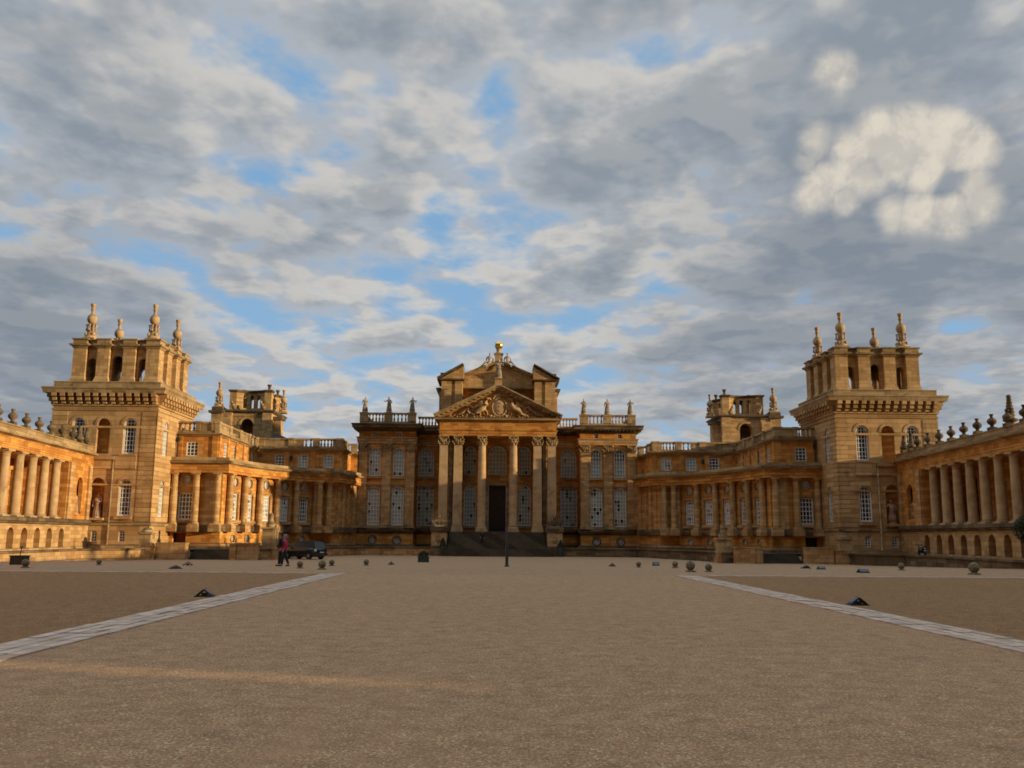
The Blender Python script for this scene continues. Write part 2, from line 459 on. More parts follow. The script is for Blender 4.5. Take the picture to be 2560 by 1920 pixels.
def column_meshes(r, zb, zc, zt, order='corinthian', square=False, key=None):
    """heights of base top, capital bottom and capital top above the column's foot"""
    k = (r, zb, zc, zt, order, square)
    if k in CACHE: return CACHE[k]
    sh = MB(); ba = MB(); ca = MB()
    H = zc - zb
    if square:
        F0 = lambda u, n, z: (u, n, z)
        for a, b, t0, t1 in ((zb, zb + H * .35, 1, 1), (zb + H * .35, zc, 1, .9)):
            P = [(sx * r * t, sy * r * t, z) for z, t in ((a, t0), (b, t1)) for sx, sy in ((-1, -1), (1, -1), (1, 1), (-1, 1))]
            sh.add(P, [(0, 1, 5, 4), (1, 2, 6, 5), (2, 3, 7, 6), (3, 0, 4, 7)])
        for a, b, e in ((0, zb * .45, 1.32), (zb * .45, zb * .7, 1.22), (zb * .7, zb * .85, 1.1), (zb * .85, zb, 1.16)):
            ba.box(-r * e, r * e, -r * e, r * e, a, b)
    else:
        sh.lathe(0, 0, [(r * 1.05, zb), (r, zb + .12), (r, zb + H * .33), (r * .97, zb + H * .6), (r * .87, zc)], 20)
        ba.box(-r * 1.35, r * 1.35, -r * 1.35, r * 1.35, 0, zb * .4)
        ba.lathe(0, 0, [(r * 1.33, zb * .4), (r * 1.36, zb * .55), (r * 1.3, zb * .68), (r * 1.12, zb * .72), (r * 1.12, zb * .82), (r * 1.2, zb * .9), (r * 1.12, zb)], 20)
    if order == 'corinthian':
        ca = capital_mesh(r * .88, zt - zc, square); ca.v = [(x, y, z + zc) for x, y, z in ca.v]
    else:
        h = zt - zc
        ca.lathe(0, 0, [(r * .87, zc), (r * .95, zc + h * .1), (r * .9, zc + h * .18), (r * .9, zc + h * .45), (r * 1.0, zc + h * .5), (r * 1.2, zc + h * .72)], 20)
        e = r * 1.25; ca.box(-e, e, -e, e, zc + h * .72, zt)
    res = (sh.mesh('column'), ba.mesh('column_base'), ca.mesh('capital'))
    CACHE[k] = res
    return res

def column(parent, side, x, y, z, r, zb, zc, zt, order='corinthian', square=False, mat='buff', name='column', ang=0.0, capmat=None):
    s_, b_, c_ = column_meshes(r, zb, zc, zt, order, square)
    def mm(me, mt):
        k = (me.name, mt)
        if k not in CACHE:
            q = me.copy(); q.materials.clear(); q.materials.append(M[mt]); CACHE[k] = q
        return CACHE[k]
    o = part(name, mm(s_, mat), None, parent, wp((x, y, z), side), ang * side)
    part('column_base', mm(b_, mat), None, o, world=False)
    part('capital', mm(c_, capmat or mat), None, o, world=False)
    return o

def pathpts(F, u0, u1, seg, n=0.0):
    return [F(u0 + (u1 - u0) * k / seg, n, 0)[:2] for k in range(seg + 1)]

def modillions(mb, F, u0, u1, z0, z1, d, w, step, n0=0.0):
    n = max(1, int(round((u1 - u0) / step)))
    for k in range(n + 1):
        u = u0 + (u1 - u0) * k / n
        mb.fbox(F, u - w / 2, u + w / 2, n0, n0 + d, z0 + (z1 - z0) * .45, z1)
        mb.fbox(F, u - w / 2, u + w / 2, n0, n0 + d * .45, z0, z0 + (z1 - z0) * .45)

BAL = None
def baluster_mesh(h, mat):
    k = ('bal', h, mat)
    if k in CACHE: return CACHE[k]
    m = MB(); r = .13
    m.box(-r, r, -r, r, 0, h * .12); m.box(-r, r, -r, r, h * .9, h)
    m.lathe(0, 0, [(r * .6, h * .12), (r * 1.05, h * .3), (r * 1.0, h * .38), (r * .5, h * .62), (r * .42, h * .75), (r * .75, h * .84), (r * .6, h * .9)], 10)
    me = m.mesh('baluster'); me.materials.append(M[mat]); CACHE[k] = me
    return me

def balustrade(root, side, F, u0, u1, z0, h, dies, mat='trim', n=-0.1, step=0.42, name='balustrade', open_=True, solid=()):
    """base course, rail, solid dies and separate balusters between them"""
    b = MB(); seg = 1
    b.fbox(F, u0, u1, n - .38, n, z0, z0 + h * .2)
    b.fbox(F, u0, u1, n - .40, n + .04, z0 + h * .84, z0 + h)
    for a, c in dies: b.fbox(F, a, c, n - .43, n + .07, z0 + h * .2, z0 + h * .84)
    for a, c in dies: b.fbox(F, a - .05, c + .05, n - .47, n + .11, z0 + h * .845, z0 + h * 1.03)
    for a, c in solid: b.fbox(F, a, c, n - .33, n - .06, z0 + h * .2, z0 + h * .84)
    o = part(name, b.mesh(name, side, AX), mat, root)
    me = baluster_mesh(round(h * .64, 3), mat)
    edges = sorted(list(dies) + list(solid)); cur = u0; gaps = []
    for a, c in edges:
        if a > cur + .2: gaps.append((cur, a))
        cur = max(cur, c)
    if u1 > cur + .2: gaps.append((cur, u1))
    cnt = 0
    for a, c in gaps:
        k = max(1, int((c - a) / step))
        for i in range(k):
            u = a + (c - a) * (i + .5) / k
            p = F(u, n - .2, z0 + h * .2)
            q = part('baluster', me, None, o, wp(p, side)); q.matrix_parent_inverse = (rootmat(root)).inverted() if False else Matrix.Identity(4)
            q.matrix_parent_inverse = o.matrix_parent_inverse.inverted() @ rootmat(root).inverted() if False else Matrix.Identity(4)
            cnt += 1
    return o

CORN = lambda z, d, h: [(0.03, z), (d * .25, z + h * .15), (d * .3, z + h * .35), (d * .8, z + h * .42), (d * .85, z + h * .7), (d * .95, z + h * .78), (d, z + h)]

# ---------------------------------------------------------------------  figures grown with a skin modifier
def grow(nodes, edges, root=0, sub=2):
    me = bpy.data.meshes.new('grow'); me.from_pydata([n[:3] for n in nodes], edges, []); me.update()
    ob = bpy.data.objects.new('grow', me); COL.objects.link(ob)
    ob.modifiers.new('skin', 'SKIN')
    sk = me.skin_vertices[0].data
    for i, n in enumerate(nodes):
        r = n[3]; sk[i].radius = r if isinstance(r, tuple) else (r, r)
    sk[root].use_root = True
    s2 = ob.modifiers.new('sub', 'SUBSURF'); s2.levels = sub; s2.render_levels = sub
    dg = bpy.context.evaluated_depsgraph_get(); dg.update()
    out = bpy.data.meshes.new_from_object(ob.evaluated_get(dg))
    bpy.data.objects.remove(ob)
    out.polygons.foreach_set('use_smooth', [True] * len(out.polygons))
    return out

def merge_meshes(name, mes, mat):
    mb = MB()
    for me in mes:
        if isinstance(me, MB): mb.add(me.v, me.f, True); continue
        mb.add([v.co[:] for v in me.vertices], [tuple(p.vertices) for p in me.polygons], True)
    o = mb.mesh(name); o.materials.append(M[mat]); return o

def statue_mesh(pose=0, mat='statue', h=2.1):
    """draped standing figure, contrapposto; pose picks arms and lean; feet at z=0, facing -Y"""
    k = ('stat', pose, mat, h)
    if k in CACHE: return CACHE[k]
    j = {'a': -.05 if pose != 1 else .05}
    lean = (.04, -.05, .02, .0)[pose % 4]
    N = [(0, 0, .98, (.22, .17)), (lean * .5, 0, 1.15, (.19, .15)), (lean, -.01, 1.35, (.23, .15)), (lean, 0, 1.48, (.15, .11)),
         (lean * 1.2, -.01, 1.56, .055), (lean * 1.3, -.02, 1.68, (.085, .10)), (lean * 1.3, -.02, 1.78, (.065, .07)),
         (.0, 0, .75, (.25, .2)), (-.02, .02, .45, (.25, .21)), (-.03, .03, .15, (.28, .25)), (-.03, .03, .03, (.30, .27))]
    E = [(0, 1), (1, 2), (2, 3), (3, 4), (4, 5), (5, 6), (0, 7), (7, 8), (8, 9), (9, 10)]
    arms = [
        [((-.22, 0, 1.42), (-.33, -.08, 1.15), (-.18, -.26, 1.02)), ((.22, 0, 1.42), (.38, -.08, 1.18), (.46, -.2, 1.38))],
        [((-.22, 0, 1.42), (-.42, -.05, 1.22), (-.56, -.1, 1.30)), ((.22, 0, 1.42), (.34, -.02, 1.12), (.2, -.24, 1.05))],
        [((-.22, 0, 1.42), (-.34, .02, 1.12), (-.33, -.12, .86)), ((.22, 0, 1.42), (.32, -.1, 1.12), (.1, -.28, 1.22))],
        [((-.22, 0, 1.42), (-.36, -.1, 1.15), (-.24, -.26, 1.34)), ((.22, 0, 1.42), (.32, .02, 1.1), (.3, -.08, .84))]][pose % 4]
    for arm in arms:
        o = len(N)
        N += [(arm[0][0] + lean, arm[0][1], arm[0][2], .075), (*arm[1], .06), (*arm[2], .04)]
        E += [(2, o), (o, o + 1), (o + 1, o + 2)]
        o2 = len(N); a, b = Vector(arm[1]), Vector(arm[2]); t = b + (b - a).normalized() * .1
        N.append((*t, .03)); E.append((o + 2, o2))
    a = grow(N, E, 0, 2)
    m = MB()
    # falling folds of the robe, a swathe across the body and the block under the feet
    for q in range(9):
        an = pi * (q / 8) + pi; x = .22 * cos(an); y = .18 * sin(an)
        m.tube([(x * .85, y * .95, .98), (x * 1.15, y * 1.2, .5), (x * 1.35, y * 1.4, .04)], [.025, .04, .055], 6)
    m.tube([(-.22, -.02, 1.42), (0, -.17, 1.2), (.2, -.08, 1.0), (.12, .14, .9)], [.05, .06, .07, .05], 6)
    m.ball((lean * 1.3, .02, 1.72), .10, 8, 6, rz=.10)
    m.lathe(0, 0, [(.34, -.06), (.34, 0.02), (.3, .05)], 10, smooth=False)
    me = merge_meshes('statue', [a, m], mat)
    s = h / 1.85
    for v in me.vertices: v.co = (v.co[0] * s, v.co[1] * s, (v.co[2] + .06) * s)
    CACHE[k] = me
    return me

def statue(name, loc, label, group=None, pose=0, mat='statue', h=2.1, rz=0.0, cat='statue'):
    o = part(name, statue_mesh(pose, mat, h), None, None, loc, rz)
    return tag(o, label, cat, group)

exec_order = []
# =====================================================================  GROUND
def gz(y):
    t = (y - 45) / 40.0
    return 0.0 if t <= 0 else (-0.9 if t >= 1 else -0.9 * (3 * t * t - 2 * t * t * t) * .35 - 0.9 * t * .65)

def gravel(name, c1, c2, c3, fine=34.0, warm=0.5):
    m, nt, bs = new_mat(name)
    g = nd(nt, 'ShaderNodeNewGeometry'); pos = g.outputs['Position']
    big = noise(nt, pos, 0.16, 5, 0.6, 0.4); mid = noise(nt, pos, 1.3, 6, 0.65); sm = noise(nt, pos, 7.0, 5, 0.7); fi = noise(nt, pos, fine, 3, 0.75)
    base = mixc(nt, ramp(nt, big, 0.3, 0.7), c1, c2)
    base = mixc(nt, ramp(nt, mid, 0.42, 0.72, 0, 0.45), base, c3)
    base = mixc(nt, ramp(nt, sm, 0.55, 0.72, 0, 0.4), base, tuple(x * .55 for x in c3))
    base = mixc(nt, ramp(nt, fi, 0.35, 0.68, 0.0, 0.75), tuple(x * .45 for x in c3), base)
    wn = nd(nt, 'ShaderNodeTexVoronoi'); wn.inputs['Scale'].default_value = 62; nt.links.new(pos, wn.inputs['Vector'])
    ws = nd(nt, 'ShaderNodeSeparateXYZ'); nt.links.new(wn.outputs['Color'], ws.inputs[0])
    base = mixc(nt, ramp(nt, ws.outputs[0], 0.0, 1.0, 0.62, 0.0), base, tuple(x * .4 for x in c3))
    base = mixc(nt, ramp(nt, ws.outputs[1], 0.88, 0.97, 0.0, 0.5), base, tuple(min(.8, x * 1.25 + .05) for x in c1))
    leafs = noise(nt, pos, 2.6, 7, 0.7, 0.6)
    base = mixc(nt, ramp(nt, leafs, 0.60, 0.68, 0.0, 0.5), base, (c3[0] * .62, c3[1] * .5, c3[2] * .42))
    # raked and driven lines that run across the court
    mp = nd(nt, 'ShaderNodeMapping'); nt.links.new(pos, mp.inputs[0]); mp.inputs['Scale'].default_value = (0.10, 1.1, 1)
    tr = noise(nt, mp.outputs[0], 1.0, 4, 0.55, 0.3)
    base = mixc(nt, ramp(nt, tr, 0.6, 0.74, 0, 0.35), base, tuple(x * .62 for x in c3))
    mo = noise(nt, pos, 3.2, 9, 0.72, 0.3)
    mm_ = nd(nt, 'ShaderNodeCombineColor'); v_ = ramp(nt, mo, 0.32, 0.68, 0.70, 1.17, False)
    for q_ in range(3): nt.links.new(v_, mm_.inputs[q_])
    base = mixc(nt, 1.0, base, mm_.outputs[0], 'MULTIPLY')
    mp2 = nd(nt, 'ShaderNodeMapping'); nt.links.new(pos, mp2.inputs[0]); mp2.inputs['Scale'].default_value = (1.5, 0.05, 1); mp2.inputs['Rotation'].default_value = (0, 0, 0.06)
    tk = noise(nt, mp2.outputs[0], 1.0, 3, 0.5, 0.6)
    base = mixc(nt, ramp(nt, tk, 0.56, 0.66, 0, 0.22), base, tuple(x * .7 for x in c3))
    base = mixc(nt, ramp(nt, noise(nt, pos, 0.55, 6, 0.7, 0.8), 0.52, 0.68, 0, 0.35), base, tuple(x * .68 for x in c3))
    nt.links.new(base, bs.inputs['Base Color'])
    bs.inputs['Roughness'].default_value = 0.95; bs.inputs['Specular IOR Level'].default_value = 0.1
    h = mth(nt, 'ADD', mth(nt, 'MULTIPLY', fi, 1.0), mth(nt, 'MULTIPLY', sm, .8))
    bp = nd(nt, 'ShaderNodeBump'); bp.inputs['Strength'].default_value = 0.9; bp.inputs['Distance'].default_value = 0.03
    nt.links.new(h, bp.inputs['Height']); nt.links.new(bp.outputs[0], bs.inputs['Normal'])
    return m
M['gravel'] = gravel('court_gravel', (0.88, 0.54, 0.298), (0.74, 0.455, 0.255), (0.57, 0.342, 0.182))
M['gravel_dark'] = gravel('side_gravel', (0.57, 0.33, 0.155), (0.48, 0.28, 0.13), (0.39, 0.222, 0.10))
M['gravel_road'] = gravel('road_gravel', (0.74, 0.475, 0.275), (0.66, 0.43, 0.245), (0.55, 0.345, 0.195))
M['turf'] = simple('distant_turf', (0.07, 0.075, 0.03), 0.95, var=0.3, vscale=0.2)

def sheet(name, x0, x1, ys, dz, mat, nx=2):
    m = MB()
    xs = [x0 + (x1 - x0) * i / nx for i in range(nx + 1)]
    for a, b in zip(ys, ys[1:]):
        for p, q in zip(xs, xs[1:]):
            m.quad((p, a, gz(a) + dz), (q, a, gz(a) + dz), (q, b, gz(b) + dz), (p, b, gz(b) + dz))
    o = part(name, m, mat); o['kind'] = 'structure'; return o
yl = lambda a, b, n: [a + (b - a) * k / n for k in range(n + 1)]
g = MB(); S = 900
for a, b in zip([-S, -60] + yl(40, 90, 20) + [S], (yl(40, 90, 20) and [-60] + yl(40, 90, 20) + [S])):
    g.quad((-S, a, gz(a) - .02), (S, a, gz(a) - .02), (S, b, gz(b) - .02), (-S, b, gz(b) - .02))
o = part('ground', g, 'turf'); o['kind'] = 'structure'
o = sheet('gravel_court', -38.5, 39, [-30] + yl(0, 38.4, 6), 0.0, 'gravel', 4)
o = sheet('gravel_road', -39.5, 40, yl(38.4, 90, 24) + [118], 0.0, 'gravel_road', 4)
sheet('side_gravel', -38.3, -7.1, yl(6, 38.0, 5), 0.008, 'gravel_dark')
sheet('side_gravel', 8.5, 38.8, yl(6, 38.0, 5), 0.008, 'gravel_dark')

M['slab'] = simple('pale_slab', (0.44, 0.35, 0.28), 0.9, spec=0.1, var=0.3, vscale=2.2)
_nt = M['slab'].node_tree; _bs = _nt.nodes['Principled BSDF']; _g = nd(_nt, 'ShaderNodeNewGeometry')
_c = _bs.inputs['Base Color'].links[0].from_socket
_c = mixc(_nt, ramp(_nt, noise(_nt, _g.outputs['Position'], 3.3, 8, 0.7), 0.48, 0.6, 0, 0.85), _c, (0.42, 0.30, 0.19))   # gravel strewn over the slabs
_nt.links.new(_c, _bs.inputs['Base Color'])
def strip(x0, x1, y0, y1, rows):
    m = MB(); w = (x1 - x0) / rows
    for r in range(rows):
        y = y0 + random.random() * .5
        while y < y1:
            L = random.uniform(.55, 1.0); dz = random.uniform(.016, .03)
            a, b = x0 + r * w + .014, x0 + (r + 1) * w - .014
            jx = random.uniform(-.012, .012)
            m.box(a + jx, b + jx, y + .012, min(y + L, y1) - .012, -.01, dz)
            y += L
    o = part('paving_strip', m, 'slab'); o['kind'] = 'structure'
strip(-7.1, -6.15, 3, 38.3, 4)
strip(7.55, 8.45, 3, 38.3, 4)
m = MB()
x = -37.5
while x < -8:
    m.box(x + .01, x + .79, 38.36, 38.78, -.01, .02); x += .8
x = 9.0
while x < 37.5:
    m.box(x + .01, x + .79, 38.36, 38.78, -.01, .02); x += .8
o = part('paving_strip', m, 'slab'); o['kind'] = 'structure'

# =====================================================================  CENTRAL BLOCK
YB = 121.4           # face of the outer bays
YR = 125.2           # face of the recessed bays
YW = 122.0           # wall behind the portico columns
YC = 118.2           # column axis of the portico
cb = thing('central_block', (AX, 122, -0.2), 'central palace block with a six column portico, carved pediment and rows of tall windows', 'palace')
SH = 2.0             # level of the pilaster bases
wl = MB(); tr = MB(); gr = MB(); bu = MB()
for s in (1, -1):
    wl = MB(); tr = MB(); gr = MB(); ent = MB(); cor = MB()
    # ---- outer bay
    A = frame(11.15, YB, 18.75, YB)
    ups = [(2.15, 1.5, 9.45, 13.2, 1), (5.35, 1.5, 9.45, 13.2, 1)]
    los = [(2.15, 1.6, 2.9, 8.0, 3), (5.35, 1.6, 2.9, 8.0, 3)]
    frz = [(2.15, .62, 14.78, 15.32, 0), (5.35, .62, 14.78, 15.32, 0)]
    ocs = [(2.15, .9, .55, 1.45, 2), (5.35, .9, .55, 1.45, 2)]
    wl.wall(A, 0, 7.6, -.2, 15.5, ups + los + frz + ocs, .4)
    inn = frame(11.15, YR, 11.15, YB); wl.wall(inn, 0, YR - YB, -.2, 15.5)
    out = frame(18.75, YB, 18.75, YB + 12); wl.wall(out, 0, 12, -.2, 15.5)
    for i, o_ in enumerate(ups):
        window(cb, A, s, o_[0], o_[2], o_[1], o_[3] - o_[2], 1, 4, 7, 'pane_half' if s == 1 else 'pane_blind')
        tr.arch_trim(A, o_[0], o_[1], o_[3] - .75, .2, .1)
        tr.fbox(A, o_[0] - 1.0, o_[0] - .75, 0, .12, o_[3] - .95, o_[3] - .78); tr.fbox(A, o_[0] + .75, o_[0] + 1.0, 0, .12, o_[3] - .95, o_[3] - .78)
        tr.fbox(A, o_[0] - .98, o_[0] + .98, 0, .2, o_[2] - .35, o_[2] - .02)
        flush(tr, 'window_surround', 'trim', cb, s)
        tr.fbox(A, o_[0] - 1.0, o_[0] + 1.0, 0, .16, 8.12, 8.4); flush(tr, 'window_hood', 'trim', cb, s)
    for i, o_ in enumerate(los):
        window(cb, A, s, o_[0], o_[2], o_[1], o_[3] - o_[2], 3, 4, 10, 'pane_blind')
        tr.fbox(A, o_[0] - .98, o_[0] - .8, 0, .07, 2.85, 8.1); tr.fbox(A, o_[0] + .8, o_[0] + .98, 0, .07, 2.85, 8.1)
        tr.fbox(A, o_[0] - 1.0, o_[0] + 1.0, 0, .18, 2.55, 2.86); flush(tr, 'window_surround', 'trim', cb, s)
    for o_ in frz: window(cb, A, s, o_[0], o_[2], o_[1], o_[3] - o_[2], 0, 2, 2, 'pane_dark', .15, .05, .06)
    for o_ in ocs:
        window(cb, A, s, o_[0], o_[2], o_[1], o_[3] - o_[2], 2, 2, 2, 'pane_dark', .2, .05, .07); gr.arch_trim(A, o_[0], .9, 1.0, .16, .1, full=True)
    # ---- recessed bay
    B = frame(7.9, YR, 11.15, YR)
    ru = [(2.0, 2.15, 9.7, 13.5, 1)]; rl = [(2.0, 2.25, 2.9, 8.2, 0)]
    wl.wall(B, -3.5, 3.25, -.2, 15.5, ru + rl, .4)
    window(cb, B, s, 2.0, 9.7, 2.15, 3.8, 1, 5, 7, 'pane_blind'); window(cb, B, s, 2.0, 2.9, 2.25, 5.3, 0, 4, 10, 'pane_blind')
    for bx in ((.8, 3.2, 0, .18, 9.35, 9.68), (.75, 3.24, 0, .14, 8.25, 8.5), (.8, 3.2, 0, .16, 2.55, 2.88)):
        tr.fbox(B, *bx); flush(tr, 'sill' if bx[4] != 8.25 else 'window_hood', 'trim', cb, s)
    tr.arch_trim(B, 2.0, 2.15, 13.5 - 1.075, .2, .1)
    # ---- plinth: grimy ledge, orange dado, battered foot
    P0 = [(7.9, YR), (11.15, YR), (11.15, YB), (18.75, YB), (18.75, YB + 12)]
    gr.sweep(P0, [(.05, 1.85), (.22, 1.95), (.3, 2.15), (.34, 2.35), (.28, 2.5), (.12, 2.55)], 0)
    gr.sweep(P0, [(.3, -.3), (.3, .3), (.18, .4), (.05, .42)], 0)
    # ---- entablature round the block
    ent.sweep(P0, [(.16, 13.85), (.16, 14.1), (.22, 14.14), (.22, 14.5), (.34, 14.56), (.34, 14.66), (.1, 14.7), (.04, 14.72)], 0)
    cor.sweep(P0, [(.05, 15.42), (.2, 15.5), (.26, 15.66), (.85, 15.9), (.88, 16.18), (1.0, 16.4), (.9, 16.46), (.02, 16.5)], -.6)
    for F_, L in ((A, 7.6), (B, 3.25), (out, 11.5)): modillions(cor, F_, .25, L - .25, 15.58, 15.88, .72, .2, .52, .05)
    # ---- giant pilasters
    for px_ in (11.72, 14.88, 18.08):
        pl = MB(); ca = MB()
        F_ = A; u = px_ - 11.15
        pl.fbox(F_, u - .58, u + .58, 0, .32, 3.0, 12.75)
        if px_ == 18.08:
            pl.fbox(out, -.0, 1.0, 0, .32, 3.0, 12.75)
        o = part('pilaster', pl.mesh('pilaster', s, AX), 'buff', cb)
        b2 = MB(); b2.fbox(F_, u - .72, u + .72, 0, .48, 2.55, 2.8); b2.fbox(F_, u - .66, u + .66, 0, .42, 2.8, 3.0)
        q = part('pilaster_base', b2.mesh('pilaster_base', s, AX), 'trim', o); q.matrix_parent_inverse = Matrix.Identity(4)
        c2 = capital_mesh(.52, 1.1, True); c2.v = [(x + px_, y * .8 + YB - .05, z + 12.75) for x, y, z in c2.v]
        q = part('capital', c2.mesh('capital', s, AX), 'trim', o); q.matrix_parent_inverse = Matrix.Identity(4)
    part('wall', wl.mesh('wall', s, AX), 'orange', cb); flush(tr, 'window_surround', 'trim', cb, s)
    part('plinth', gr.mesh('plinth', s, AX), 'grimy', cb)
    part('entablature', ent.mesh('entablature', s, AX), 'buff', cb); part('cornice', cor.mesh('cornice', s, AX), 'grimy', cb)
    # ---- balustrades
    balustrade(cb, s, A, 0, 7.6, 16.5, 1.5, [(0, 1.15), (3.2, 4.3), (6.5, 7.6)])
    balustrade(cb, s, B, -.2, 3.3, 16.5, 1.5, [(-.2, .2)])
    balustrade(cb, s, out, 0.6, 11.5, 16.5, 1.5, [(3.6, 4.6), (7.4, 8.4)])
    # ---- pedestal with its trophy beside the steps
# roof deck and body behind
m = MB(); m.box(AX - 18.6, AX + 18.6, YR + .2, 140, 16.0, 16.3); part('roof', m, 'lead', cb)
# ---- wall behind the columns
C = frame(-7.9, YW, 7.9, YW); wl = MB(); tr = MB()
cu = [(4.22, 1.55, 9.8, 13.55, 1), (7.9, 2.37, 9.8, 13.6, 1), (11.58, 1.55, 9.8, 13.55, 1)]
cl = [(4.22, 1.6, 2.95, 8.3, 1), (7.9, 2.35, 2.15, 8.3, 0), (11.58, 1.6, 2.95, 8.3, 1)]
wl.wall(C, 0, 15.8, .5, 16.4, cu + cl, .4)
wl.wall(frame(-7.9, YR, -7.9, YW), 0, YR - YW, -.2, 16.4); wl.wall(frame(7.9, YW, 7.9, YR), 0, YR - YW, -.2, 16.4)
part('wall', wl.mesh('wall', 1, AX), 'orange', cb)
for o_ in cu:
    window(cb, C, 1, o_[0], o_[2], o_[1], o_[3] - o_[2], 1, 5 if o_[1] > 2 else 4, 7, 'pane_blind'); tr.arch_trim(C, o_[0], o_[1], o_[3] - o_[1] / 2, .2, .1)
    flush(tr, 'window_surround', 'trim', cb, 1)
    tr.fbox(C, o_[0] - o_[1] / 2 - .15, o_[0] + o_[1] / 2 + .15, 0, .16, 9.45, 9.78); flush(tr, 'sill', 'trim', cb, 1)
for o_ in (cl[0], cl[2]):
    window(cb, C, 1, o_[0], o_[2], o_[1], o_[3] - o_[2], 1, 4, 10, 'pane_blind'); tr.fbox(C, o_[0] - 1, o_[0] + 1, 0, .16, 2.6, 2.93); flush(tr, 'sill', 'trim', cb, 1)
tr.fbox(C, 6.3, 6.72, 0, .12, 2.1, 8.32); tr.fbox(C, 9.08, 9.5, 0, .12, 2.1, 8.32); tr.fbox(C, 6.2, 9.6, 0, .2, 8.3, 8.85); flush(tr, 'door_surround', 'trim', cb, 1)
tr.fbox(C, .4, 6.19, 0, .1, 8.5, 8.75); flush(tr, 'string_course', 'trim', cb, 1); tr.fbox(C, 9.61, 15.4, 0, .1, 8.5, 8.75); flush(tr, 'string_course', 'trim', cb, 1)
d = MB(); d.box(AX - 1.17, AX + 1.17, YW + .3, YW + .38, 2.1, 8.3)
dr = part('door', d, 'door', cb)
d = MB()
for sx in (-1, 1):
    for k in range(4):
        z = 2.45 + k * 1.45
        a = AX + sx * .6
        for bx in ((a - .42, a + .42, z, z + .08), (a - .42, a + .42, z + 1.1, z + 1.18), (a - .42, a - .35, z, z + 1.18), (a + .35, a + .42, z, z + 1.18)):
            d.box(bx[0], bx[1], YW + .25, YW + .3, bx[2], bx[3])
q = part('door_panel', d, 'door', dr); q.matrix_parent_inverse = Matrix.Identity(4)

# ---- portico columns: square piers at the ends, round columns in the middle
for s in (1, -1):
    column(cb, s, 7.08, YC, 2.1, .58, .86, 11.15, 12.45, square=True, name='pier', mat='pale', capmat='trim')
    column(cb, s, 5.2, YC, 2.1, .58, .86, 11.15, 12.45, square=True, name='pier', mat='pale', capmat='trim')
    column(cb, s, 2.06, YC, 2.1, .55, .86, 11.15, 12.45, mat='pale', capmat='trim')
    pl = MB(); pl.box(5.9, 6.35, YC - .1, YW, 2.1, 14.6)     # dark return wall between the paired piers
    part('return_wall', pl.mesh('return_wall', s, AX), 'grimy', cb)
# ---- portico entablature
ps = [(-7.65, YW), (-7.65, YC - .6), (7.65, YC - .6), (7.65, YW)]
e = MB(); e.sweep(ps, [(0, 14.55), (0, 14.82), (.06, 14.84), (.06, 15.18), (.2, 15.24), (.22, 15.34), (.02, 15.36), (.02, 16.42)], -1.1)
part('entablature', e.mesh('entablature', 1, AX), 'orange', cb)
e = MB(); e.sweep(ps, [(.02, 16.38), (.18, 16.44), (.24, 16.52), (.62, 16.6), (.64, 16.8), (.74, 16.9), (.04, 16.94)], -1.1)
part('cornice', e.mesh('cornice', 1, AX), 'trim', cb)
e = MB(); e.box(AX - 7, AX + 7, YC, YW, 14.5, 14.56); part('ceiling', e, 'orange', cb)

def gable(mb, x0, z0, x1, z1, yf, yb, t, steps):
    """raking cornice from (x0,z0) to (x1,z1): steps = [(proj, frac0, frac1)]"""
    dx, dz = x1 - x0, z1 - z0; L = math.hypot(dx, dz); nx, nz = -dz / L, dx / L
    if nz < 0: nx, nz = -nx, -nz
    for pr, a, b in steps:
        P = []
        for y in (yf - pr, yb):
            P += [(x0 + nx * t * a, y, z0 + nz * t * a), (x1 + nx * t * a, y, z1 + nz * t * a), (x1 + nx * t * b, y, z1 + nz * t * b), (x0 + nx * t * b, y, z0 + nz * t * b)]
        mb.add(P, [(0, 1, 2, 3), (4, 7, 6, 5), (0, 4, 5, 1), (3, 2, 6, 7), (0, 3, 7, 4), (1, 5, 6, 2)])

YP = YC - .58
pd = MB(); pd.add([(AX - 7.6, YP + .25, 16.9), (AX + 7.6, YP + .25, 16.9), (AX, YP + .25, 20.75)], [(0, 1, 2)])
ped = part('pediment', pd, 'orange', cb)
rk = MB()
for sg in (-1, 1):
    gable(rk, AX + sg * 8.25, 16.75, AX, 20.72, YP, YP + 4.3, .62, [(.15, -.15, .3), (.55, .3, .72), (.72, .72, 1.0)])
    for k in range(13):                                    # dentil blocks under the raking cornice
        t = (k + .7) / 13.6; x = AX + sg * 8.2 * (1 - t); z = 16.78 + 3.95 * t
        rk.box(x - .15, x + .15, YP - .5, YP + .1, z - .02, z + .2)
o = part('raking_cornice', rk, 'trim', ped); o.matrix_parent_inverse = Matrix.Identity(4)
# root transform of ped is identity after parenting to cb in world coordinates

# ---- the carved arms in the pediment
rl = MB(); y0 = YP + .18
def rx(u, z, r, ry=.16, rz=None, rot=0, n=10): rl.ball((AX + u, y0, z), r, n, 7, rz=rz, ry=ry, rot=rot)
rx(0.15, 18.35, .88, .22, 1.12)
rl.tube([(AX + .15 + .95 * cos(a), y0 - .12, 18.35 + 1.2 * sin(a)) for a in [2 * pi * k / 24 for k in range(25)]], .1, 6)
for k in range(3): rx(.15, 18.9 - .5 * k, .5 - .08 * k, .30, .1)
rx(-.25, 19.75, .36, .25, .26); rx(.1, 19.72, .34, .25, .24); rx(.12, 20.1, .2, .2, .16); rx(.12, 20.32, .06, .1, .22)
rl.tube([(AX - .65, y0 - .1, 19.45), (AX - .4, y0 - .2, 19.95), (AX, y0 - .2, 20.0), (AX + .35, y0 - .1, 19.65)], [.08, .14, .16, .07], 6)
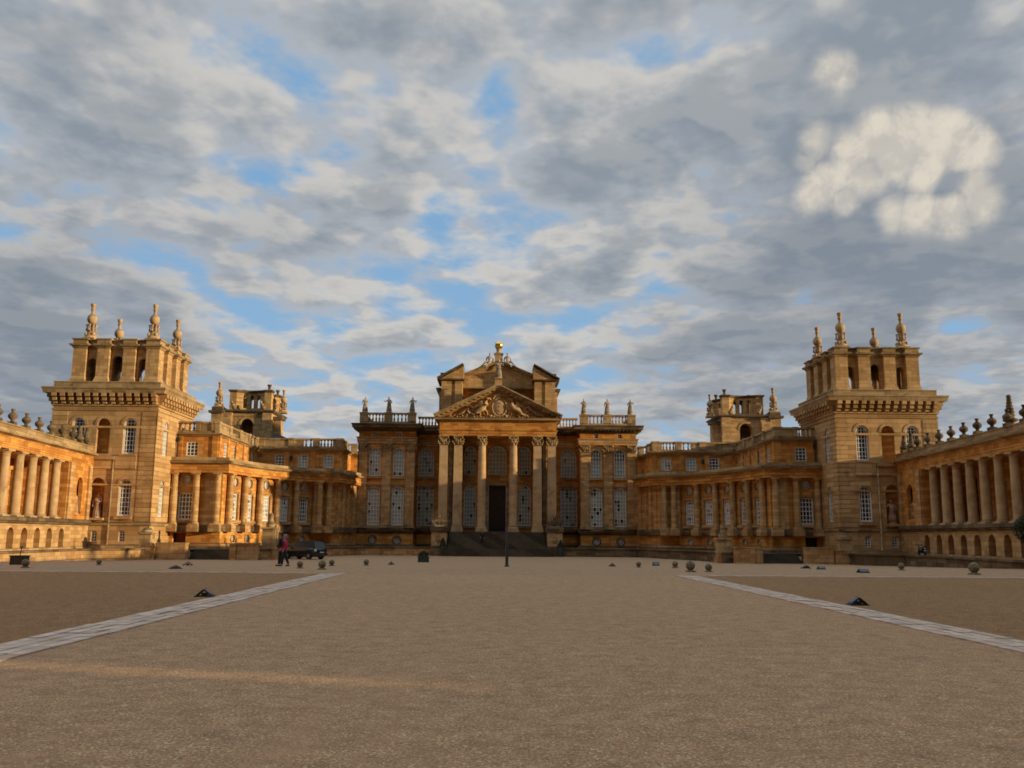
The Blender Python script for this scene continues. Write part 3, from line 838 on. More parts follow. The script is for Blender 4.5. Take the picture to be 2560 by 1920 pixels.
for sg in (-1, 1):
    def T(pts, r): rl.tube([(AX + .12 + sg * a, y0 - .1 - .1 * (i % 2), z) for i, (a, z) in enumerate(pts)], r, 7)
    # wyvern: haunch, chest, neck, head with beak, wing, legs, tail
    T([(2.9, 17.55), (2.5, 18.0), (1.95, 18.2), (1.65, 18.7), (1.75, 19.1), (1.55, 19.45)], [.2, .36, .38, .28, .17, .15])
    T([(1.55, 19.45), (1.25, 19.5), (1.05, 19.32)], [.17, .13, .05])
    T([(1.6, 19.5), (1.8, 19.75)], [.07, .03])
    T([(1.95, 18.1), (1.6, 17.7), (1.5, 17.15)], [.17, .12, .1]); T([(2.7, 17.7), (2.45, 17.35), (2.6, 17.1), (2.3, 17.02)], [.22, .13, .1, .08])
    T([(2.85, 17.6), (3.4, 17.3), (3.75, 17.6), (3.5, 17.95), (3.2, 17.8)], [.15, .11, .09, .07, .05])
    for k in range(5):
        T([(2.1, 18.45), (2.5 + .14 * k, 19.0 - .12 * k), (2.75 + .22 * k, 18.95 - .27 * k)], [.12, .09, .03])
    T([(2.1, 18.5), (2.35, 19.1), (2.9, 19.05)], [.1, .12, .05])
    # banners, drums, trailing foliage out to the corners
    T([(3.4, 18.2), (3.9, 18.5), (4.2, 17.9), (3.9, 17.5)], [.16, .2, .2, .14]); T([(4.2, 18.2), (4.7, 17.7), (5.1, 17.15)], [.08, .12, .08])
    T([(4.6, 18.1), (5.0, 17.5), (5.7, 17.1)], [.05, .07, .06])
    for k in range(22):
        u = 2.9 + 3.7 * random.random(); zt = 17.0 + max(.1, (7.2 - u) * .28) * random.random()
        rx(sg * u + .12, zt, random.uniform(.08, .2), .16, random.uniform(.07, .17), random.random())
    rx(sg * 1.0, 17.2, .28, .3, .2); rx(sg * .55, 17.15, .2, .25, .14)
for k in range(16): rx(-3.2 + 6.4 * k / 15, 17.02, .22, .18, .1)
o = part('relief', rl, 'pale', ped); o['label'] = 'carved coat of arms with two winged beasts'; o.matrix_parent_inverse = Matrix.Identity(4)

# ---- attic above the portico
at = MB(); ac = MB(); YA = 121.0
W = frame(-4.9, 123.4, 4.9, 123.4)
at2 = MB(); at2.wall(W, 0, 9.8, 16.5, 21.8, [(1.5, 1.9, 19.3, 21.15, 1), (8.3, 1.9, 19.3, 21.15, 1)], .3)
part('attic_wall', at2.mesh('attic_wall', 1, AX), 'orange', cb)
for u in (1.5, 8.3): window(cb, W, 1, u, 19.3, 1.9, 1.85, 1, 3, 3, 'pane_blind')
u2 = MB(); u2.add([(AX - 4.9, 122.7, 21.8), (AX + 4.9, 122.7, 21.8), (AX + 4.9, 122.7, 23.25), (AX, 122.7, 25.2), (AX - 4.9, 122.7, 23.25)], [(0, 1, 2, 3, 4)])
upp = part('attic_pediment', u2, 'buff', cb)
rk = MB()
for sg in (-1, 1):
    gable(rk, AX + sg * 5.1, 23.05, AX, 25.12, 122.75, 139, .5, [(.1, -.1, .3), (.35, .3, .7), (.5, .7, 1.0)])
rk.sweep([(AX - 4.95, 122.75), (AX + 4.95, 122.75)], [(.0, 21.55), (.2, 21.64), (.22, 21.76), (.05, 21.82)], -.6)
o = part('raking_cornice', rk, 'trim', upp); o.matrix_parent_inverse = Matrix.Identity(4)
for s in (1, -1):
    pr = MB(); pc = MB()
    pr.box(4.9, 7.75, YA, 139, 16.4, 22.4); pr.box(7.75, 8.1, YA + 1.2, 139, 16.4, 21.2)
    pr.box(4.92, 5.9, YA - .28, YA, 16.4, 22.35); pr.box(6.35, 7.72, YA - .28, YA, 16.4, 22.35)
    x0, x1, z0, z1 = 8.0, 4.75, 22.6, 24.45
    P = [(x0, YA - .1, z0), (x1, YA - .1, z0), (x1, YA - .1, z1), (x0, YA + 3.2, z0), (x1, YA + 3.2, z0), (x1, YA + 3.2, z1)]
    pr.add(P, [(0, 1, 2), (3, 5, 4), (0, 3, 4, 1), (1, 4, 5, 2), (2, 5, 3, 0)])
    pr.box(6.4, 7.9, YA + 3.2, YA + 7.5, 22.6, 23.8)
    part('attic_pier', pr.mesh('attic_pier', s, AX), 'buff', cb)
    gable(pc, x0 + .25, z0 - .02, x1 - .02, z1 + .12, YA, YA + 3.3, .3, [(.2, 0, .5), (.42, .5, 1.0)])
    pc.sweep([(4.9, YA + 3.2), (4.9, YA - .28), (7.75, YA - .28), (7.75, YA + 5)][::1], [(.02, 22.3), (.12, 22.38), (.28, 22.46), (.34, 22.62), (.04, 22.66)], -.2)
    pc.sweep([(8.1, YA + 1.2), (8.1, 139)], [(.0, 21.1), (.2, 21.2), (.4, 21.3), (.5, 21.6), (.0, 21.66)], -.2)
    pc.box(6.2, 8.1, YA + 3.0, YA + 7.7, 23.8, 24.05); pc.box(7.2, 8.5, YA + 2.2, YA + 8, 22.9, 23.3)
    part('cornice', pc.mesh('cornice', s, AX), 'grimy', cb)

# ---- steps up to the door
st = MB(); n = 16; yf, yb_ = 112.0, 117.2; zb, zt = -.88, 2.1
for k in range(n):
    a = yf + (yb_ - yf) * k / n; z = zb + (zt - zb) * (k + 1) / n
    hw = 6.85 if k < 5 else 6.15
    b = 117.3 if k == n - 1 else a + (yb_ - yf) / n + .02
    st.box(AX - hw, AX + hw, a, b if k == n - 1 else 117.2, z - (zt - zb) / n, z)
st.box(AX - 7.75, AX + 7.75, 117.3, YW + .2, zb, zt)
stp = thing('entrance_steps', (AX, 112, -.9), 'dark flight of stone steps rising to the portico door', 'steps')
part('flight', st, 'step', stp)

# ---- pedestals with trophies of arms
def trophy_mesh():
    m = MB()
    m.ball((0, 0, .55), .34, 12, 9, rz=.5, ry=.28); m.ball((0, -.02, 1.05), .2, 10, 8, rz=.24)
    m.tube([(0, 0, 1.2), (.05, 0, 1.5), (.02, 0, 1.62)], [.12, .08, .03], 8)
    random.seed(3)
    for k in range(13):
        a = -1.15 + 2.3 * k / 12; L = 1.5 + .65 * cos(a * 1.3) + random.uniform(-.25, .2)
        m.tube([(.35 * sin(a), .1, .25), (L * .62 * sin(a), .06 * (k % 3), L * .75 * cos(a) + .1), (L * .8 * sin(a) * 1.05, .05, L * cos(a) + .1)], [.05, .05, .02], 6)
    for sx in (-1, 1):
        m.ball((sx * .5, -.05, .45), .3, 12, 8, rz=.42, ry=.12, rot=sx * .3); m.tube([(sx * .2, -.15, .1), (sx * .75, -.1, .3), (sx * .95, -.05, .75)], [.1, .09, .13], 8)
        m.ball((sx * .6, -.05, .15), .22, 10, 8, rz=.18)
    m.lathe(0, 0, [(.75, 0), (.7, .14), (.55, .2)], 12)
    return m.mesh('trophy')
TROPHY = trophy_mesh()
for s, lb, mt in ((-1, 'gleaming gold brown carved trophy of arms on the pedestal left of the steps', 'bronze'), (1, 'dull carved trophy of arms on the pedestal right of the steps', 'grimy')):
    p = thing('pedestal', (AX + s * 7.25, 114.9, -.85), 'pale stone pedestal standing %s of the portico steps' % ('left' if s < 0 else 'right'), 'pedestal', 'pedestals flanking the portico steps')
    X = AX + s * 7.25
    m = MB(); m.box(X - .93, X + .93, 113.9, 117.1, .35, 2.0); part('die', m, 'pale', p)
    m = MB(); m.box(X - 1.05, X + 1.05, 113.75, 117.1, -.9, .35); part('base', m, 'grimy', p)
    m = MB(); m.sweep([(X - .93, 117.1), (X - .93, 113.9), (X + .93, 113.9), (X + .93, 117.1)], [(.02, 2.0), (.15, 2.08), (.18, 2.6), (.05, 2.7), (.05, 2.72)], -.9); m.box(X - .9, X + .9, 113.95, 117.1, 2.55, 2.71); part('cap', m, 'grimy', p)
    m = MB(); m.tube([(X + .3 * cos(a), 113.88, 1.15 + .42 * sin(a)) for a in [2 * pi * k / 16 for k in range(17)]], .06, 6); m.ball((X, 113.88, 1.1), .16, 8, 6, ry=.08, rz=.28); part('carved_badge', m, 'plinth', p)
    t2 = TROPHY.copy(); t2.materials.append(M[mt])
    o = part('trophy', t2, None, None, (X, 115.0, 2.7)); tag(o, lb, 'sculpture', 'trophies of arms on the pedestals')

# ---- gilded ball and its pedestal, captives, statues
bp_ = thing('ball_finial', (AX, 123.2, 25.55), 'gilded ball on a carved stone pedestal, topmost point above the portico', 'finial')
m = MB(); m.box(AX - .55, AX + .55, 122.7, 123.8, 25.2, 26.55); m.box(AX - .65, AX + .65, 122.6, 123.9, 26.55, 26.7); m.lathe(AX, 123.2, [(.5, 26.7), (.36, 26.9), (.28, 27.1), (.4, 27.25), (.3, 27.35)], 14)
part('pedestal', m, 'pale', bp_)
m = MB(); m.ball((AX, 123.2, 27.86), .59, 24, 16); part('ball', m, 'gilt', bp_)
def captive():
    N = [(0, 0, .12, (.17, .15)), (.0, .02, .4, (.14, .11)), (-.02, .04, .68, (.2, .13)), (-.02, .03, .82, (.09, .08)), (-.02, 0, .9, .055), (-.03, -.02, 1.03, .1), (-.03, -.02, 1.12, .07),
         (.35, -.25, .22, .11), (.62, -.3, -.1, .08), (.85, -.3, -.3, .07), (1.1, -.32, -.42, .04),
         (-.05, -.35, .15, .11), (.25, -.42, -.12, .08), (.35, -.5, -.36, .06),
         (-.24, .08, .72, .08), (-.36, .22, .45, .06), (-.15, .3, .25, .05), (.2, .08, .72, .08), (.34, .22, .45, .06), (.12, .3, .25, .05)]
    E = [(0, 1), (1, 2), (2, 3), (3, 4), (4, 5), (5, 6), (0, 7), (7, 8), (8, 9), (9, 10), (0, 11), (11, 12), (12, 13), (2, 14), (14, 15), (15, 16), (2, 17), (17, 18), (18, 19)]
    return grow(N, E, 0, 2)
cp = captive(); cp.materials.append(M['statue'])
for s in (1, -1):
    me = cp if s == 1 else cp.copy()
    if s == -1:
        for v in me.vertices: v.co.x = -v.co.x
    o = part('captive_statue', me, None, None, (AX + s * 1.25, 122.6, 25.05)); o.scale = (1.45, 1.45, 1.45)
    tag(o, 'seated captive figure with bound arms on the gable, %s of the gilded ball' % ('right' if s > 0 else 'left'), 'statue', 'seated captives beside the gilded ball')
m = MB(); m.box(AX - .48, AX + .48, 117.6, 118.7, 20.9, 22.15); m.box(AX - .58, AX + .58, 117.5, 118.8, 22.15, 22.3)
o = part('statue_pedestal', m, 'buff'); tag(o, 'plain stone block on the pediment apex carrying the armed figure', 'pedestal')
statue('goddess_statue', (AX, 118.1, 22.3), 'standing helmeted figure over the apex of the carved pediment', None, 0, 'statue', 2.5)
for i, (x, ps_, lb) in enumerate(((-18.1, 2, 'draped statue at the far left end of the left balustrade'), (-14.85, 1, 'statue with arms held out on the middle of the left balustrade'), (-11.7, 0, 'statue with one raised arm on the left balustrade, next to the portico'),
                       (11.7, 3, 'pale statue on the right balustrade, next to the portico'), (14.9, 2, 'pale statue on the middle of the right balustrade'), (18.05, 0, 'pale statue at the far right end of the right balustrade'))):
    statue('roof_statue', (AX + x, YB + .3, 18.06), lb, 'statues on the balustrades of the central block', ps_, 'statue', 2.1, rz=(.3, -.1, .2, -.2, .1, -.3)[i])

# =====================================================================  QUADRANT WINGS
A0, A1, RA = radians(85), radians(48), 26.3
# canonical (right) side: concave arc from the main block end to the pavilion
P1 = (22.6, 112.7)
# wall facing angle phi (from -Y toward -X): normal = (-sin phi, -cos phi). centre of arc = point + R*normal
cxa, cya = P1[0] - RA * sin(A1), P1[1] - RA * cos(A1)
t0 = atan2(P1[1] - cya, P1[0] - cxa); t1 = t0 - (A0 - A1)
QF = arcframe(cxa, cya, RA, t0, t1)
P0q = QF(QF.L, 0, 0)

def build_wing(s):
    nm = 'left' if s < 0 else 'right'
    root = thing('quadrant_wing', (AX + s * 26, 108, -.2), ('sunlit' if s < 0 else 'shaded') + ' curved two storey wing joining the central block to the %s tower' % nm, 'palace wing', 'curved wings of the palace')
    wl = MB(); co = MB(); tr = MB(); gr = MB(); up = MB(); dark = MB(); pp = MB()
    L = QF.L
    us = [1.7, 4.75, 7.95, 11.15, 14.2]
    ops = []
    for u in us:
        ops += [(u, 1.4, 3.1, 5.95, 0), (u, .95, 6.75, 7.7, 2), (u, .8, .7, 1.5, 2)]
    wl.wall(QF, 0, L, -.3, 8.1, ops, .35, seg=18)
    gl = ['pane_dark', 'pane_blind', 'pane_curtain', 'pane_curtain', 'pane_curtain'] if s < 0 else ['pane_blind', 'pane_curtain', 'pane_curtain', 'pane_dark', 'pane_dark']
    for u, gk in zip(us, gl):
        window(root, QF, s, u, 3.1, 1.4, 2.85, 0, 4, 6, gk, bar=.075, fr=.12)
        window(root, QF, s, u, 6.75, .95, .95, 2, 2, 2, gk, bar=.06)
        window(root, QF, s, u, .7, .8, .8, 2, 2, 2, 'pane_dark', bar=.05, fr=.07)
        tr.arch_trim(QF, u, .95, 7.225, .14, .07, full=True); flush(tr, 'oculus_surround', 'trim', root, s); gr.arch_trim(QF, u, .8, 1.1, .14, .08, full=True)
        tr.fbox(QF, u - .88, u - .7, 0, .06, 3.05, 6.1, 1); tr.fbox(QF, u + .7, u + .88, 0, .06, 3.05, 6.1, 1); tr.fbox(QF, u - .9, u + .9, 0, .12, 6.1, 6.28, 1); flush(tr, 'window_surround', 'trim', root, s)
        gr.fbox(QF, u - .95, u + .95, 0, .35, 2.75, 3.05, 2)
    for u in [.15] + [(a + b) / 2 for a, b in zip(us, us[1:])] + [L - .75]:
        p = QF(u, .38, 0)
        column(root, s, p[0], p[1], 2.5, .36, .35, 5.0, 5.5, 'doric', mat='buff', ang=QF.ang(u))
        gr.fbox(QF, u - .6, u + .6, 0, .95, 1.8, 2.5, 2)
    arc = pathpts(QF, 0, L, 18)
    e_ = frame(*arc[-1], 29.36, 97.2); wl.wall(e_, 0, e_.L, -.3, 8.1)
    e_ = frame(18.6, 122.2, 18.76, 119.58); wl.wall(e_, 0, e_.L, -.3, 9.0)
    # ---- the paired columns block and the convex link at the inner end
    K = frame(20.35, 112.75, 22.6, 112.95)
    KF = frame(20.0, 113.3, 22.3, 112.35)
    inner = [(18.9, 119.4), (19.25, 117.2), (19.45, 115.4), (19.9, 113.9)]
    pav0 = 97.0
    path = [(18.75, 119.6)] + inner[1:] + [(20.2, 113.0), (22.0, 112.2)] + arc[1:] + [(29.35, pav0 + .25), (29.35, pav0), (34.7, pav0)]
    for a, b in zip([(18.75, 119.6)] + inner[1:] + [(20.2, 113.0)], inner[1:] + [(20.2, 113.0), (22.6, 112.6)]):
        f2 = frame(*a, *b); wl.wall(f2, 0, f2.L, -.3, 8.1)
        pp.fbox(f2, .05, f2.L * .45, 0, .18, 2.5, 8.0); flush(pp, 'pilaster', 'buff', root, s)
    for x, y in ((20.75, 112.55), (21.85, 112.0)):
        column(root, s, x, y - .1, 2.5, .36, .35, 5.0, 5.5, 'doric', mat='buff')
        gr.box(x - .55, x + .55, y - .65, y + .6, 1.8, 2.5)
    # ---- pavilion at the outer end, facing the court
    V = frame(29.35, pav0, 34.7, pav0)
    vo = [(3.85, 1.45, 3.06, 5.87, 0), (3.85, .9, 6.8, 7.7, 2), (4.25, 1.4, .2, 1.67, 0)]
    wl.wall(V, 0, 5.35, -.3, 8.1, vo, .4)
    window(root, V, s, 3.85, 3.06, 1.45, 2.81, 0, 4, 6, 'pane_dark', bar=.075, fr=.12); window(root, V, s, 3.85, 6.8, .9, .9, 2, 2, 2, 'pane_dark', bar=.06)
    tr.arch_trim(V, 3.85, .9, 7.25, .14, .07, full=True); flush(tr, 'oculus_surround', 'trim', root, s); tr.fbox(V, 2.95, 3.12, 0, .06, 3, 6.0); tr.fbox(V, 4.58, 4.75, 0, .06, 3, 6.0); tr.fbox(V, 2.95, 4.75, 0, .14, 6.0, 6.2); flush(tr, 'window_surround', 'trim', root, s)
    tr.fbox(V, 2.9, 4.8, 0, .3, 2.75, 3.05)
    q = frame(29.35, pav0 + .35, 29.35, pav0); wl.wall(q, 0, .35, -.3, 8.1)
    for x in (29.75, 32.0, 34.3): column(root, s, x, pav0 - .42, 2.5, .36, .35, 5.0, 5.5, 'doric', mat='buff')
    pp.fbox(V, .8, 1.8, 0, .25, 2.5, 8.0); flush(pp, 'pilaster', 'buff', root, s)
    for x in (29.75, 32.0, 34.3): gr.box(x - .6, x + .6, pav0 - 1.0, pav0, 1.8, 2.5)
    m = MB(); m.box(32.8, 34.4, pav0 + .8, pav0 + .9, 0, 1.8); part('doorway', m.mesh('doorway', s, AX), 'redlit' if s < 0 else 'door', root)
    part('wall', wl.mesh('wall', s, AX), 'orange', root); flush(tr, 'sill', 'trim', root, s)
    # ---- ledge, foot and entablature following the whole front
    gr.sweep(path, [(.04, 2.1), (.16, 2.18), (.22, 2.4), (.1, 2.52)], 0)
    gr.sweep(path, [(.22, -.3), (.22, .55), (.12, .62), (.02, .64)], 0)
    part('plinth', gr.mesh('plinth', s, AX), 'plinth', root)
    lg = MB(); lg.sweep(path, [(.24, 1.86), (.27, 1.9), (.27, 2.42), (.12, 2.56)], 0); lg.sweep(path, [(.24, -.3), (.24, .3), (.1, .42)], 0)
    flush(lg, 'ledge', 'grimy', root, s)
    en = MB(); en.sweep(path, [(.78, 8.0), (.78, 8.25), (.84, 8.28), (.84, 8.5), (.76, 8.52), (.76, 8.9)], -.3)
    part('entablature', en.mesh('entablature', s, AX), 'orange', root)
    cn = MB(); cn.sweep(path, [(.76, 8.85), (.86, 8.93), (1.12, 9.02), (1.15, 9.15), (1.22, 9.2), (.82, 9.26), (.8, 9.62), (.6, 9.64)], -.9)
    part('cornice', cn.mesh('cornice', s, AX), 'trim', root)
    # flat lead between the cornice and the upper storey
    ld = MB()
    for (ax_, ay), (bx, by) in zip(path, path[1:]): ld.quad((ax_, ay, 9.5), (bx, by, 9.5), (31.5, by, 9.5) if by > 98 else (31.5, 99, 9.5), (31.5, ay, 9.5) if ay > 98 else (31.5, 99, 9.5))
    part('roof', ld.mesh('roof', s, AX), 'lead', root)
    # ---- upper storey: rectangular, set back
    UB = frame(19.6, 113.9, 30.2, 113.9); UA = frame(30.2, 113.9, 30.2, 97.5); UV = frame(30.2, 97.5, 34.7, 97.5); UL = frame(18.75, 121.5, 18.9, 121.5)
    bw = [(1.75, 1.25), (4.95, 1.25), (7.85, 1.25)]
    up.wall(UB, 0, 10.6, 9.4, 12.2, [(u, w, 9.95, 11.55, 0) for u, w in bw], .25)
    aw = [(2.6, 1.0), (6.5, 1.0), (10.2, 1.0), (13.8, 1.0)]
    up.wall(UA, 0, 16.4, 9.4, 12.2, [(u, w, 9.95, 11.5, 0) for u, w in aw], .25)
    up.wall(UV, 0, 4.5, 9.4, 12.2, [(2.8, 1.25, 9.85, 11.38, 0)], .25)
    up.wall(frame(19.6, 123, 19.6, 113.9), 0, 9.1, 9.4, 12.2); up.wall(frame(18.7, 120.5, 19.7, 120.5), 0, 1.0, -.3, 12.6)
    for i, (u, w) in enumerate(bw): window(root, UB, s, u, 9.95, w, 1.6, 0, 3, 4, ('pane_curtain', 'pane_half', 'pane_dark')[i] if s > 0 else ('pane_half', 'pane_blind', 'pane_dark')[i], .12, .065, .1)
    for u, w in aw: window(root, UA, s, u, 9.95, w, 1.55, 0, 3, 4, 'pane_dark', .12, .06, .09)
    window(root, UV, s, 2.8, 9.85, 1.25, 1.53, 0, 3, 4, 'pane_dark', .12, .065, .1)
    for F_, L_ in ((UB, 10.6), (UA, 16.4), (UV, 4.5)):
        k = int(L_ / 3.1)
        for i in range(k + 1):
            u = .35 + (L_ - .7) * i / max(1, k); up.fbox(F_, u - .3, u + .3, 0, .12, 9.5, 12.1)
    for u, w in bw: up.fbox(UB, u - w / 2 - .2, u - w / 2, 0, .07, 9.9, 11.7); up.fbox(UB, u + w / 2, u + w / 2 + .2, 0, .07, 9.9, 11.7)
    part('upper_wall', up.mesh('upper_wall', s, AX), 'orange', root)
    uc = MB(); up_path = [(18.75, 120.5), (19.6, 120.5), (19.6, 113.9), (30.2, 113.9), (30.2, 97.5), (34.7, 97.5)]
    uc.sweep(up_path, [(.02, 11.95), (.16, 12.0), (.2, 12.1), (.42, 12.18), (.46, 12.3), (.04, 12.36)], -.7)
    part('cornice', uc.mesh('cornice', s, AX), 'trim', root)
    # ---- parapet: blank dies with stretches of balusters
    balustrade(root, s, UB, 0, 10.6, 12.33, 1.27, [(0, .9), (3.0, 3.8), (6.1, 6.9), (9.9, 10.6)], solid=[(.9, 1.3), (5.0, 6.1), (6.9, 9.9)])
    balustrade(root, s, UA, 0, 16.4, 12.33, 1.27, [(0, .5), (3.4, 4.3), (7.4, 8.3), (11.4, 12.3), (15.6, 16.4)], step=.5, solid=[(.5, 3.4), (4.3, 7.4), (12.3, 15.6)])
    balustrade(root, s, UV, 0, 4.5, 12.33, 1.27, [(0, .9), (2.1, 2.6)], solid=[(.9, 2.1)])
    balustrade(root, s, frame(19.6, 120.5, 19.6, 113.9), 0, 6.6, 12.33, 1.27, [(2.5, 3.2), (5.9, 6.6)])
    b = MB(); b.box(18.75, 19.6, 120.1, 120.5, 12.33, 13.6); part('parapet', b.mesh('parapet', s, AX), 'trim', root)
    # lead roofs
    b = MB(); b.box(19.7, 34.7, 113.95, 130, 12.1, 12.2); b.box(30.3, 40, 97.6, 113.95, 12.1, 12.2); b.box(18.8, 19.7, 120.6, 130, 12.1, 12.2)
    b.box(34, 60, 101.4, 150, 9.5, 9.6)
    part('roof', b.mesh('roof', s, AX), 'lead', root)
    # downpipe
    b = MB(); b.tube([(34.45, 97.15, 0), (34.45, 97.15, 12.1)], .07, 8); b.box(34.3, 34.6, 97.0, 97.3, 11.4, 11.8)
    part('downpipe', b.mesh('downpipe', s, AX), 'iron', root)
    if s < 0:
        b = MB(); p = UB(5.95 + .0, .35, 0)
    # hanging lantern on the upper wall
    b = MB(); p = UB(6.4, .35, 0)
    b.tube([(p[0], p[1] + .3, 11.75), (p[0], p[1], 11.85), (p[0], p[1], 11.5)], .03, 6); b.lathe(p[0], p[1], [(.03, 11.5), (.2, 11.3), (.17, 10.85), (.06, 10.7)], 6, False)
    o = part('wall_lantern', b.mesh('wall_lantern', s, AX), 'iron', None)
    tag(o, 'black lantern on the upper wall of the %s curved wing' % nm, 'lantern')
for s in (-1, 1): build_wing(s)

# =====================================================================  CORNER TOWERS
def finial_mesh(mat='pale'):
    k = ('fin', mat)
    if k in CACHE: return CACHE[k]
    m = MB()
    m.box(-.7, .7, -.7, .7, -.1, .22); m.lathe(0, 0, [(.72, .2), (.66, .42), (.5, .62), (.46, .8), (.34, .95), (.3, 1.3), (.36, 1.55), (.3, 1.68)], 20)
    for k4 in range(8):
        a = k4 * pi / 4; R_ = .40
        m.tube([(R_ * .9 * cos(a), R_ * .9 * sin(a), .95), (R_ * 1.35 * cos(a), R_ * 1.35 * sin(a), 1.1), (R_ * 1.2 * cos(a), R_ * 1.2 * sin(a), 1.35), (R_ * 1.42 * cos(a), R_ * 1.42 * sin(a), 1.58), (R_ * .8 * cos(a), R_ * .8 * sin(a), 1.72)], [.08, .12, .07, .12, .06], 8)
    for k4 in range(4):
        a = k4 * pi / 2 + pi / 4; m.ball((.6 * cos(a), .6 * sin(a), .6), .17, 8, 6, rz=.22)
    m.ball((0, 0, 2.28), .56, 20, 14)
    m.lathe(0, 0, [(.22, 2.75), (.2, 2.9), (.15, 2.98), (.17, 3.2), (.25, 3.28), (.2, 3.36), (.2, 3.55), (.27, 3.75), (.31, 3.9), (.24, 3.95), (.05, 3.96)], 16)
    me = m.mesh('pinnacle'); me.materials.append(M[mat]); CACHE[k] = me
    return me

def build_tower(s):
    nm = 'left' if s < 0 else 'right'
    root = thing('corner_tower', (AX + s * 40, 91.5, -.2), 'square stone tower at the %s with an arcaded lantern and four ball topped pinnacles' % nm, 'tower', 'corner towers nearest the camera')
    X0, X1, Y0, Y1 = 34.7, 45.3, 91.5, 102.1
    F_ = frame(X0, Y0, X1, Y0); SI = frame(X0, Y1, X0, Y0); SO = frame(X1, Y0, X1, Y1); BK = frame(X1, Y1, X0, Y1)
    wl = MB(); tr = MB(); ni = MB(); gr = MB()
    cs = [2.7, 5.35, 7.9]
    fo = [(cs[0], 1.3, 9.5, 13.1, 1), (cs[1], 1.35, 9.5, 13.1, 1), (cs[2], 1.3, 9.5, 13.1, 1),
          (cs[0], 1.32, 3.29, 6.94, 1), (cs[1] + .1, 1.4, 3.1, 7.1, 1), (cs[0], .62, .75, 1.85, 3), (cs[1] + .1, .62, .75, 1.85, 3)]
    wl.wall(F_, 0, 10.6, -.4, 15.6, fo, .45)
    so = [(8.0, 1.3, 9.5, 13.1, 1), (8.0, 1.3, 3.29, 6.94, 1)]
    wl.wall(SI, 0, 10.6, -.4, 15.6, so, .45); wl.wall(SO, 0, 10.6, -.4, 15.6); wl.wall(BK, 0, 10.6, -.4, 15.6)
    part('wall', wl.mesh('wall', s, AX), 'tower', root)
    for u, z, h in ((cs[0], 9.5, 3.6), (cs[2], 9.5, 3.6)): window(root, F_, s, u, z, 1.3, h, 1, 4, 8, 'pane_dark', .25, fr=.15)
    window(root, F_, s, cs[0], 3.29, 1.32, 3.65, 1, 4, 8, 'pane_dark', .25, fr=.15)
    for u in (cs[0], cs[1] + .1): window(root, F_, s, u, .75, .62, 1.1, 3, 2, 4, 'pane_dark', .2, .06, .08)
    window(root, SI, s, 8.0, 9.5, 1.3, 3.6, 1, 4, 8, 'pane_blind' if s < 0 else 'pane_dark', .2); window(root, SI, s, 8.0, 3.29, 1.3, 3.65, 1, 4, 8, 'pane_blind' if s < 0 else 'pane_dark', .2)
    # niches: half-round backs
    for u, w, a, b in ((cs[1], 1.35, 9.5, 13.1), (cs[1] + .1, 1.4, 3.1, 7.1)):
        r = w / 2; n = 10
        for k in range(n):
            p, q = pi * k / n, pi * (k + 1) / n
            ni.quad(F_(u - r * cos(p), -.4 - r * .8 * sin(p), a), F_(u - r * cos(q), -.4 - r * .8 * sin(q), a), F_(u - r * cos(q), -.4 - r * .8 * sin(q), b - r), F_(u - r * cos(p), -.4 - r * .8 * sin(p), b - r))
            for j in range(5):
                c, d = pi / 2 * j / 5, pi / 2 * (j + 1) / 5
                P = lambda t, e: F_(u - r * cos(t) * cos(e), -.4 - r * .8 * sin(t) * cos(e), b - r + r * sin(e))
                ni.quad(P(p, c), P(q, c), P(q, d), P(p, d))
        ni.quad(F_(u - r, -.4, a), F_(u + r, -.4, a), F_(u + r, -.4 - r, a), F_(u - r, -.4 - r, a)); flush(ni, 'niche', 'orange', root, s)
    # strings, imposts, balcony panel, hood joints
    sq = [(X0, Y1), (X0, Y0), (X1, Y0), (X1, Y1)]
    tr.sweep(sq, [(.02, 2.3), (.14, 2.36), (.18, 2.6), (.04, 2.7)], 0); flush(tr, 'string_course', 'trim', root, s); tr.sweep(sq, [(.02, 6.3), (.07, 6.32), (.07, 6.5), (.02, 6.52)], 0); flush(tr, 'string_course', 'tower', root, s)
    tr.sweep(sq, [(.02, 13.85), (.1, 13.9), (.12, 14.05), (.04, 14.1)], 0); flush(tr, 'string_course', 'tower', root, s); tr.sweep(sq, [(.02, 12.1), (.05, 12.12), (.05, 12.3), (.02, 12.32)], 0)
    flush(tr, 'string_course', 'tower', root, s)
    for u in (cs[0], cs[2]): tr.fbox(F_, u - .85, u + .85, 0, .22, 9.3, 9.48); flush(tr, 'sill', 'tower', root, s)
    tr.fbox(F_, cs[0] - .9, cs[0] + 1.2, 0, .16, 8.0, 9.28); flush(tr, 'balcony_panel', 'tower', root, s)
    tr.fbox(F_, 3.95, 10.0, 0, .3, 8.9, 9.25); tr.fbox(F_, 3.95, 7.0, 0, .12, 8.0, 8.9); flush(tr, 'ledge', 'tower', root, s)
    for u in (cs[0],): tr.fbox(F_, u - .85, u + .85, 0, .22, 2.95, 3.27); flush(tr, 'sill', 'tower', root, s)
    tr.fbox(F_, cs[1] - .8, cs[1] + 1.0, 0, .4, 2.85, 3.08); flush(tr, 'sill', 'tower', root, s)
    for u, z in ((cs[0], 12.45), (cs[1], 12.42), (cs[2], 12.45), (cs[0], 6.28), (cs[1] + .1, 6.4)):
        tr.arch_trim(F_, u, 1.34, z, .26, .05); flush(tr, 'arch_surround', 'tower', root, s)
    gr.sweep(sq, [(.25, -.4), (.25, .35), (.1, .5), (.02, .52)], 0)
    part('plinth', gr.mesh('plinth', s, AX), 'plinth', root)
    # corner pier of banded rustication seen at the court side
    qb = MB(); z = 2.75
